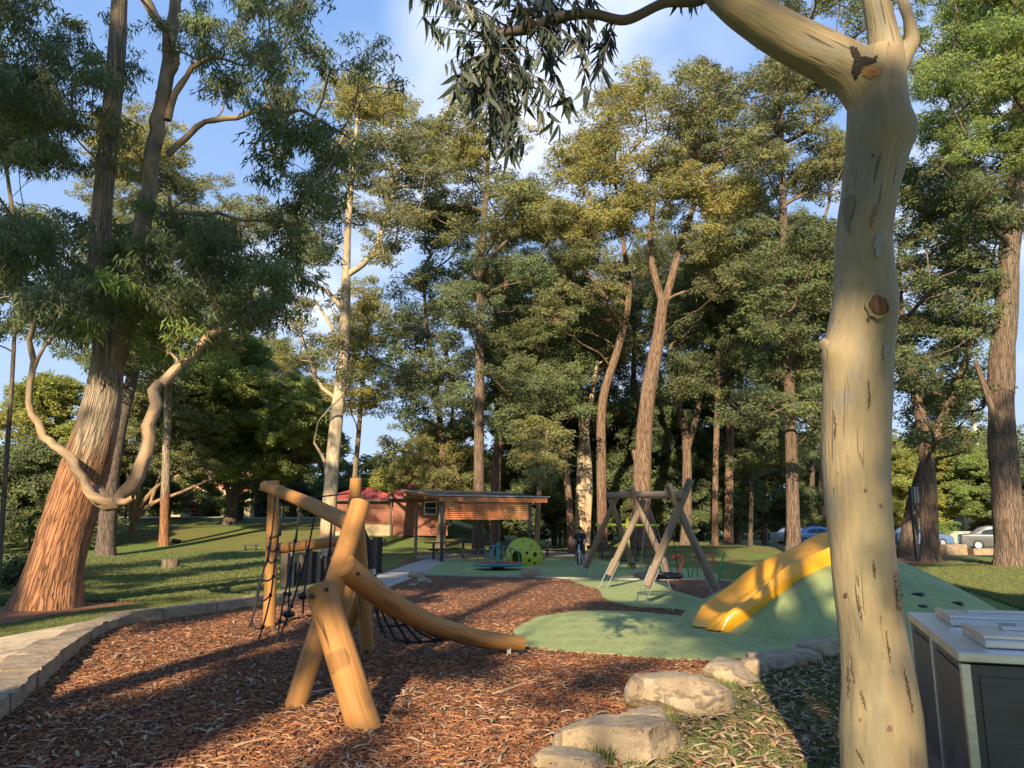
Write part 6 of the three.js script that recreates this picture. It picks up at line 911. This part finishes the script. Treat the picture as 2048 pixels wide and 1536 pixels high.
// ------------------------------------------------------------------ person with a bicycle
{
  const b = G(1161, 1130), T = thing('person', 'person in a black top and dark shorts standing astride a small bicycle', 'person', b, -0.25), res = 84, S = 0.86, C = V(0, 0.75, 0);
  const J = { pel: V(0, 0.78, 0), chest: V(0, 1.1, 0.02), neck: V(0, 1.27, 0.01), head: V(0, 1.40, 0.035), sl: V(-0.17, 1.2, 0), sr: V(0.17, 1.2, 0), el: V(-0.26, 0.99, 0.1), er: V(0.26, 0.99, 0.1), wl: V(-0.22, 0.86, 0.30), wr: V(0.22, 0.86, 0.30), hl: V(-0.1, 0.74, 0), hr: V(0.1, 0.74, 0), kl: V(-0.17, 0.41, 0.06), kr: V(0.17, 0.41, 0.05), al: V(-0.2, 0.08, 0), ar: V(0.2, 0.08, 0), tl: V(-0.21, 0.03, 0.15), tr: V(0.21, 0.03, 0.15) };
  const bones = [['pel', 'chest', 0.135, 0.155], ['chest', 'neck', 0.13, 0.055], ['neck', 'head', 0.05, 0.06], ['sl', 'el', 0.055, 0.042], ['el', 'wl', 0.042, 0.032], ['sr', 'er', 0.055, 0.042], ['er', 'wr', 0.042, 0.032], ['sl', 'sr', 0.06, 0.06], ['hl', 'kl', 0.09, 0.06], ['kl', 'al', 0.06, 0.04], ['hr', 'kr', 0.09, 0.06], ['kr', 'ar', 0.06, 0.04], ['al', 'tl', 0.045, 0.035], ['ar', 'tr', 0.045, 0.035], ['hl', 'hr', 0.1, 0.1]];
  for (const s of ['l', 'r']) for (let k = 0; k < 5; k++) { const w = J['w' + s], sg = s === 'l' ? -1 : 1; J['f' + s + k] = w.clone().add(V(k === 4 ? -sg * 0.035 : (k - 1.5) * 0.018, k === 4 ? 0.01 : -0.025, k === 4 ? 0.03 : 0.065 - Math.abs(k - 1.4) * 0.006)); bones.push(['w' + s, 'f' + s + k, 0.018, 0.009]); }
  const sd = (p, a, c, r0, r1) => { const ab = V().subVectors(c, a), t = clamp(V().subVectors(p, a).dot(ab) / ab.lengthSq()); return p.distanceTo(a.clone().addScaledVector(ab, t)) - lerp(r0, r1, t); };
  const smin = (a, c, k) => { const h = Math.max(k - Math.abs(a - c), 0) / k; return Math.min(a, c) - h * h * k * 0.25; };
  const mc = new MarchingCubes(res, std({}), false, false, 60000); mc.isolation = 0;
  for (let z = 0; z < res; z++) for (let y = 0; y < res; y++) for (let x = 0; x < res; x++) { const h = res / 2, p = V((x - h) / h * S, (y - h) / h * S + C.y, (z - h) / h * S); let d = p.distanceTo(J.head.clone().add(V(0, 0.02, 0))) - 0.095; const e = V(p.x / 0.085, (p.y - 1.405) / 0.115, (p.z - 0.035) / 0.1).length(); d = (e - 1) * 0.09; d = smin(d, p.distanceTo(V(0, 1.39, 0.135)) - 0.014, 0.02); for (const sg of [-1, 1]) d = smin(d, p.distanceTo(V(sg * 0.087, 1.40, 0.03)) - 0.02, 0.015); for (const [i, j, r0, r1] of bones) { const q = sd(p, J[i], J[j], r0, r1); d = smin(d, q, 0.045); } mc.field[x + y * res + z * res * res] = -d; }
  mc.update(); const n = mc.count, pos = mc.positionArray.slice(0, n * 3), nor = mc.normalArray.slice(0, n * 3), col = new Float32Array(n * 3);
  for (let i = 0; i < n; i++) { const x = pos[i * 3] *= S, y = pos[i * 3 + 1] = pos[i * 3 + 1] * S + C.y; pos[i * 3 + 2] *= S; const armOut = Math.abs(x) > 0.2 && y < 1.04, sk = [0.42, 0.25, 0.17], top = [0.012, 0.012, 0.014], sh = [0.03, 0.032, 0.04], shoe = [0.5, 0.5, 0.5]; let c = y > 1.27 ? sk : y > 0.76 ? (armOut ? sk : top) : y > 0.44 ? sh : y > 0.1 ? sk : shoe; if (y > 0.78 && y < 1.05 && pos[i * 3 + 2] > 0.16) c = sk; if (y > 1.405 && y < 1.425 && pos[i * 3 + 2] > 0.11 && Math.abs(Math.abs(x) - 0.035) < 0.014) c = [0.02, 0.015, 0.012]; if (y > 1.345 && y < 1.355 && pos[i * 3 + 2] > 0.1 && Math.abs(x) < 0.03) c = [0.3, 0.1, 0.09]; col.set(c, i * 3); }
  const g = new THREE.BufferGeometry(); g.setAttribute('position', new THREE.BufferAttribute(pos, 3)); g.setAttribute('normal', new THREE.BufferAttribute(nor.map(v => v), 3)); g.setAttribute('color', new THREE.BufferAttribute(col, 3)); const g2 = mergeVertices(g, 1e-4); g2.computeVertexNormals(); mesh('body', g2, std({ vertexColors: true, roughness: 0.8 }), T);
  const hair = new THREE.SphereGeometry(0.112, 24, 16, 0, 6.2832, 0, 1.75); hair.scale(0.92, 1.12, 1.02); rough(hair, 0.02, 14, 4); hair.rotateX(-0.3); hair.translate(0, 1.418, 0.018); mesh('hair', hair, std({ color: lin(0.015, 0.011, 0.009), roughness: 0.9, side: THREE.DoubleSide }), T);
  const K = thing('bicycle', 'small white framed bicycle held by the person in black', 'bicycle', b.clone(), -0.25), frame = std({ color: lin(0.75, 0.76, 0.76), roughness: 0.35 });
  for (const z of [0.5, -0.42]) { const w = new THREE.Group(); w.name = 'wheel'; K.add(w); w.position.set(0, 0.255, z); const t = new THREE.TorusGeometry(0.225, 0.028, 10, 36); t.rotateY(Math.PI / 2); mesh('tyre', t, MAT.black, w); const rm = new THREE.TorusGeometry(0.196, 0.012, 8, 32); rm.rotateY(Math.PI / 2); mesh('rim', rm, frame, w); for (let k = 0; k < 10; k++) { const a = k / 10 * 6.283; mesh('spoke', rod(V(0, 0, 0), V(0, 0.19 * Math.sin(a), 0.19 * Math.cos(a)), 0.003, 4), MAT.galv, w); } }
  const bar = (n, a, c, r, m) => mesh(n, rod(V(...a), V(...c), r, 8), m, K);
  bar('fork', [-0.05, 0.255, 0.5], [-0.03, 0.62, 0.36], 0.016, frame); bar('fork', [0.05, 0.255, 0.5], [0.03, 0.62, 0.36], 0.016, frame); bar('stem', [0, 0.6, 0.37], [0, 0.82, 0.3], 0.018, frame); bar('handlebar', [-0.28, 0.84, 0.30], [0.28, 0.84, 0.30], 0.015, MAT.black); bar('frame_tube', [0, 0.62, 0.36], [0, 0.28, 0.02], 0.02, frame); bar('frame_tube', [0, 0.28, 0.02], [0, 0.56, -0.14], 0.017, frame); bar('frame_tube', [0, 0.56, -0.14], [0.0, 0.255, -0.42], 0.014, frame); bar('frame_tube', [0, 0.28, 0.02], [0, 0.255, -0.42], 0.014, frame); bar('frame_tube', [0, 0.58, 0.34], [0, 0.5, -0.1], 0.016, frame);
  mesh('saddle', box(0.12, 0.04, 0.22, 0, 0.6, -0.16, 0.018), MAT.black, K); mesh('crank', rod(V(-0.1, 0.28, 0.02), V(0.1, 0.28, 0.02), 0.012, 8), MAT.galv, K);
}

// ------------------------------------------------------------------ loose stuff on the ground
{
  const inBed = (() => { const poly = BED.map(p => [p.x, p.z]); return (x, z) => inPoly(x, z, poly); })(), pads = [PADC, outline(PX.padSwing, true, 0.03)].map(q => q.map(p => [p.x, p.z])), onPad = (x, z) => pads.some(q => inPoly(x, z, q));
  // shreds of bark: bent flakes
  const flake = (l, w, t, s) => { const g = new THREE.BoxGeometry(l, t, w, 3, 1, 1), p = g.attributes.position; for (let i = 0; i < p.count; i++) { const x = p.getX(i) / l * 2; p.setY(i, p.getY(i) + s * (1 - x * x)); p.setZ(i, p.getZ(i) * (1 - 0.5 * x * x)); } g.computeVertexNormals(); return g; };
  const flakes = [flake(0.05, 0.011, 0.005, 0.006), flake(0.03, 0.014, 0.006, 0.003), flake(0.085, 0.007, 0.005, 0.009)], chip = std({ color: lin(1, 1, 1), roughness: 0.95 });
  const r = rngOf(1234), cols = [[0.23, 0.085, 0.034], [0.15, 0.056, 0.025], [0.30, 0.135, 0.06], [0.34, 0.19, 0.10], [0.10, 0.042, 0.022]];
  const spot = (dmin, dmax) => { for (;;) { const d = dmin * Math.pow(dmax / dmin, r()), u = lerp(-120, 1800, r()), x = (u - 1024) / FOC * d; if (r() < sstep(dmax, dmax * 0.45, d) && inBed(x, -d) && !onPad(x, -d)) return [x, -d]; } };
  flakes.forEach((g, k) => { const m = [], c = []; for (let i = 0; i < 17000; i++) { const [x, z] = spot(4.6, 27), q = cols[Math.floor(r() * cols.length)], b = 0.7 + 0.7 * r(), s = 0.6 + 0.8 * r(); m.push(pose(V(x, 0.018 + 0.012 * r(), z), (r() - 0.5) * 0.6, r() * 6.28, (r() - 0.5) * 0.6, s)); c.push(lin(q[0] * b, q[1] * b, q[2] * b)); } const o = stuffCopies('bark_chips', g, chip, m, c); tag(o, ['shredded red brown bark chips covering the mulch bed', 'short chunky bark chips strewn over the mulch bed', 'long thin bark strands strewn over the mulch bed'][k], 'bark chips'); });
  // dry gum leaves
  const leaf = (() => { const pos = [], idx = [], n = 5; for (let i = 0; i <= n; i++) { const t = i / n, w = 0.011 * Math.sin(Math.PI * Math.pow(t, 0.75) * 0.97 + 0.04), x = (t - 0.5) * 0.11, y = 0.012 * Math.sin(t * 3.1), c = 0.016 * t * t; pos.push(x, y + 0.004, c - w, x, y, c, x, y + 0.004, c + w); if (i < n) { const a = i * 3; idx.push(a, a + 1, a + 3, a + 1, a + 4, a + 3, a + 1, a + 2, a + 4, a + 2, a + 5, a + 4); } } const g = new THREE.BufferGeometry(); g.setAttribute('position', new THREE.Float32BufferAttribute(pos, 3)); g.setIndex(idx); g.computeVertexNormals(); return g; })();
  const dry = std({ color: lin(1, 1, 1), roughness: 0.8, side: THREE.DoubleSide }), lc = [[0.34, 0.225, 0.14], [0.40, 0.28, 0.18], [0.27, 0.145, 0.08], [0.36, 0.20, 0.105], [0.29, 0.255, 0.14], [0.42, 0.31, 0.21]];
  const lay = (m, c, x, y, z, s = 1) => { const q = lc[Math.floor(r() * lc.length)], b = 0.7 + 0.5 * r(); m.push(pose(V(x, y, z), (r() - 0.5) * 0.5, r() * 6.28, (r() - 0.5) * 0.7, s * (0.6 + 0.7 * r()))); c.push(lin(q[0] * b, q[1] * b, q[2] * b)); };
  { const m = [], c = []; for (let i = 0; i < 5600; i++) { const [x, z] = spot(4.6, 25); if (fbm3(x * 0.8, 1, z * 0.8, 3) + 0.22 < r() * 0.75) continue; lay(m, c, x, 0.03 + 0.01 * r(), z); } tag(stuffCopies('fallen_leaves', leaf, dry, m, c), 'pale dry gum leaves scattered over the bark mulch', 'leaf litter'); }
  const lawnPoly = [[1180, 1640], [1205, 1560], [1275, 1496], [1335, 1432], [1420, 1378], [1500, 1352], [1600, 1325], [1700, 1308], [1760, 1310], [1800, 1420], [1830, 1640]].map(([u, v]) => { const p = G(u, v); return [p.x, p.z]; });
  const spotL = () => { for (;;) { const d = 4.4 * Math.pow(11.5 / 4.4, r()), u = lerp(1080, 1860, r()), x = (u - 1024) / FOC * d; if (inPoly(x, -d, lawnPoly)) return [x, -d]; } };
  { const m = [], c = []; for (let i = 0; i < 2600; i++) { const [x, z] = spotL(); lay(m, c, x, 0.02 + 0.03 * r(), z, 1.05); } for (let i = 0; i < 260; i++) { const [u, v] = samplePoly([[1060, 1290], [1180, 1235], [1400, 1245], [1600, 1290], [1420, 1318], [1180, 1306]], r), p = G(u, v); lay(m, c, p.x, 0.038, p.z, 0.6); } for (let i = 0; i < 120; i++) { const [u, v] = samplePoly([[0, 1300], [220, 1250], [150, 1300], [0, 1400]], r), p = G(u, v); lay(m, c, p.x, 0.085, p.z, 0.7); } tag(stuffCopies('fallen_leaves', leaf, dry, m, c), 'dry curled leaves littering the grass beside the boulders', 'leaf litter'); }
  // sticks
  const stick = std({ color: lin(0.40, 0.28, 0.18), roughness: 0.9 });
  [[[600, 1395], [690, 1378], 'long pale stick in the mulch behind the front log leg'], [[470, 1500], [560, 1475], 'pale stick lying in the lower left mulch'], [[1002, 1442], [1040, 1444], 'short bright stick in the sunlit middle mulch'], [[985, 1395], [1080, 1360], 'thin dark stick across the middle mulch'], [[1190, 1462], [1240, 1448], 'bleached stick near the lower boulders']].forEach(([a, b, label]) => { const p = G(...a), q = G(...b), m = p.clone().lerp(q, 0.5); m.y += 0.03; const g = curveTube([V(0, 0.03, 0), V().subVectors(m, p).add(V(0.01, 0, 0.02)), V().subVectors(q, p).add(V(0, 0.03, 0))], [0.013, 0.011, 0.006], 7, 0.06, { rough: 0.1, freq: 3, hfreq: 12 }); const o = mesh('stick', g, stick); o.position.copy(p); tag(o, label, 'stick', 'sticks in the mulch'); });
  // grass
  const tuft = (n, h, s) => { const q = rngOf(s), pos = [], nor = [], col = []; for (let i = 0; i < n; i++) { const a = q() * 6.28, b = V(Math.cos(a) * 0.035 * q(), 0, Math.sin(a) * 0.035 * q()), l = V(Math.cos(a), 0, Math.sin(a)).multiplyScalar(0.6 * h * q()), w = V(-Math.sin(a), 0, Math.cos(a)).multiplyScalar(0.0028), H = h * (0.5 + 0.6 * q()), m = b.clone().addScaledVector(l, 0.35).add(V(0, H * 0.6, 0)), t = b.clone().add(l).add(V(0, H, 0)), k = 0.75 + 0.5 * q(); for (const tri of [[b.clone().sub(w), b.clone().add(w), m.clone().add(w)], [b.clone().sub(w), m.clone().add(w), m.clone().sub(w)], [m.clone().sub(w), m.clone().add(w), t]]) { const nn = V().subVectors(tri[1], tri[0]).cross(V().subVectors(tri[2], tri[0])).normalize(); for (const p of tri) { pos.push(p.x, p.y, p.z); nor.push(nn.x, nn.y, nn.z); col.push(k, k, k); } } } const g = new THREE.BufferGeometry(); g.setAttribute('position', new THREE.Float32BufferAttribute(pos, 3)); g.setAttribute('normal', new THREE.Float32BufferAttribute(nor, 3)); g.setAttribute('color', new THREE.Float32BufferAttribute(col, 3)); return g; };
  const grassM = new THREE.MeshPhysicalMaterial({ color: lin(0.135, 0.175, 0.045), roughness: 1, transmission: 0.3, thickness: 0, vertexColors: true, side: THREE.DoubleSide }), tA = tuft(16, 0.07, 1), tB = tuft(22, 0.045, 2);
  const gcol = () => { const k = 0.7 + 0.6 * r(), d = r() < 0.25 ? 1.5 : 1; return lin(k * d, k * (d > 1 ? 1.1 : 1), k * (d > 1 ? 1.2 : 0.9)); };
  { const m = [], c = []; for (let i = 0; i < 5200; i++) { const [x, z] = spotL(); if (fbm3(x * 1.1, 2, z * 1.1, 3) + 0.34 < 0.5 * r()) continue; m.push(pose(V(x, 0, z), 0, r() * 6.28, 0, 0.55 + 0.6 * r())); c.push(gcol()); } for (const [u, v] of [[1400, 1425], [1425, 1412], [1450, 1385], [1475, 1372], [1200, 1530], [1330, 1470], [1345, 1450], [1290, 1490]]) for (let k = 0; k < 14; k++) { const p = G(u + (r() - 0.5) * 30, v + (r() - 0.5) * 8); m.push(pose(p, 0, r() * 6, 0, 1.3 + 0.8 * r())); c.push(gcol()); } tag(stuffCopies('grass', tA, grassM, m, c), 'sparse grass tufts growing among leaf litter by the boulders', 'grass'); }
  const field = (name, label, poly, n, s0, s1, v0 = 0, v1 = 1) => { const m = [], c = []; for (let i = 0; i < n; i++) { const [u, v] = samplePoly(poly, r); if (r() > (v - v0) / (v1 - v0)) continue; const p = G(u, v); m.push(pose(p, 0, r() * 6.28, 0, lerp(s0, s1, r()))); c.push(gcol()); } tag(stuffCopies(name, tB, grassM, m, c), label, 'grass'); };
  field('grass', 'sunlit short grass strip between the edging and the leaning gum', [[-40, 1262], [140, 1230], [300, 1208], [440, 1194], [560, 1178], [560, 1198], [440, 1216], [320, 1233], [230, 1240], [100, 1264], [-40, 1295]], 9000, 0.9, 1.7);
  field('grass', 'short lawn grass behind the leaning gum and palisade', [[-60, 1215], [-60, 1150], [160, 1112], [320, 1104], [560, 1102], [560, 1178], [440, 1192], [300, 1204], [150, 1206]], 16000, 1.0, 1.9, 1100, 1150);
  field('grass', 'sunlit grass patch at the right edge beyond the mound', [[1810, 1140], [1900, 1122], [2060, 1118], [2060, 1225], [1960, 1190], [1880, 1165]], 8000, 1.0, 1.8, 1112, 1140);
}
renderer.render(scene, camera);
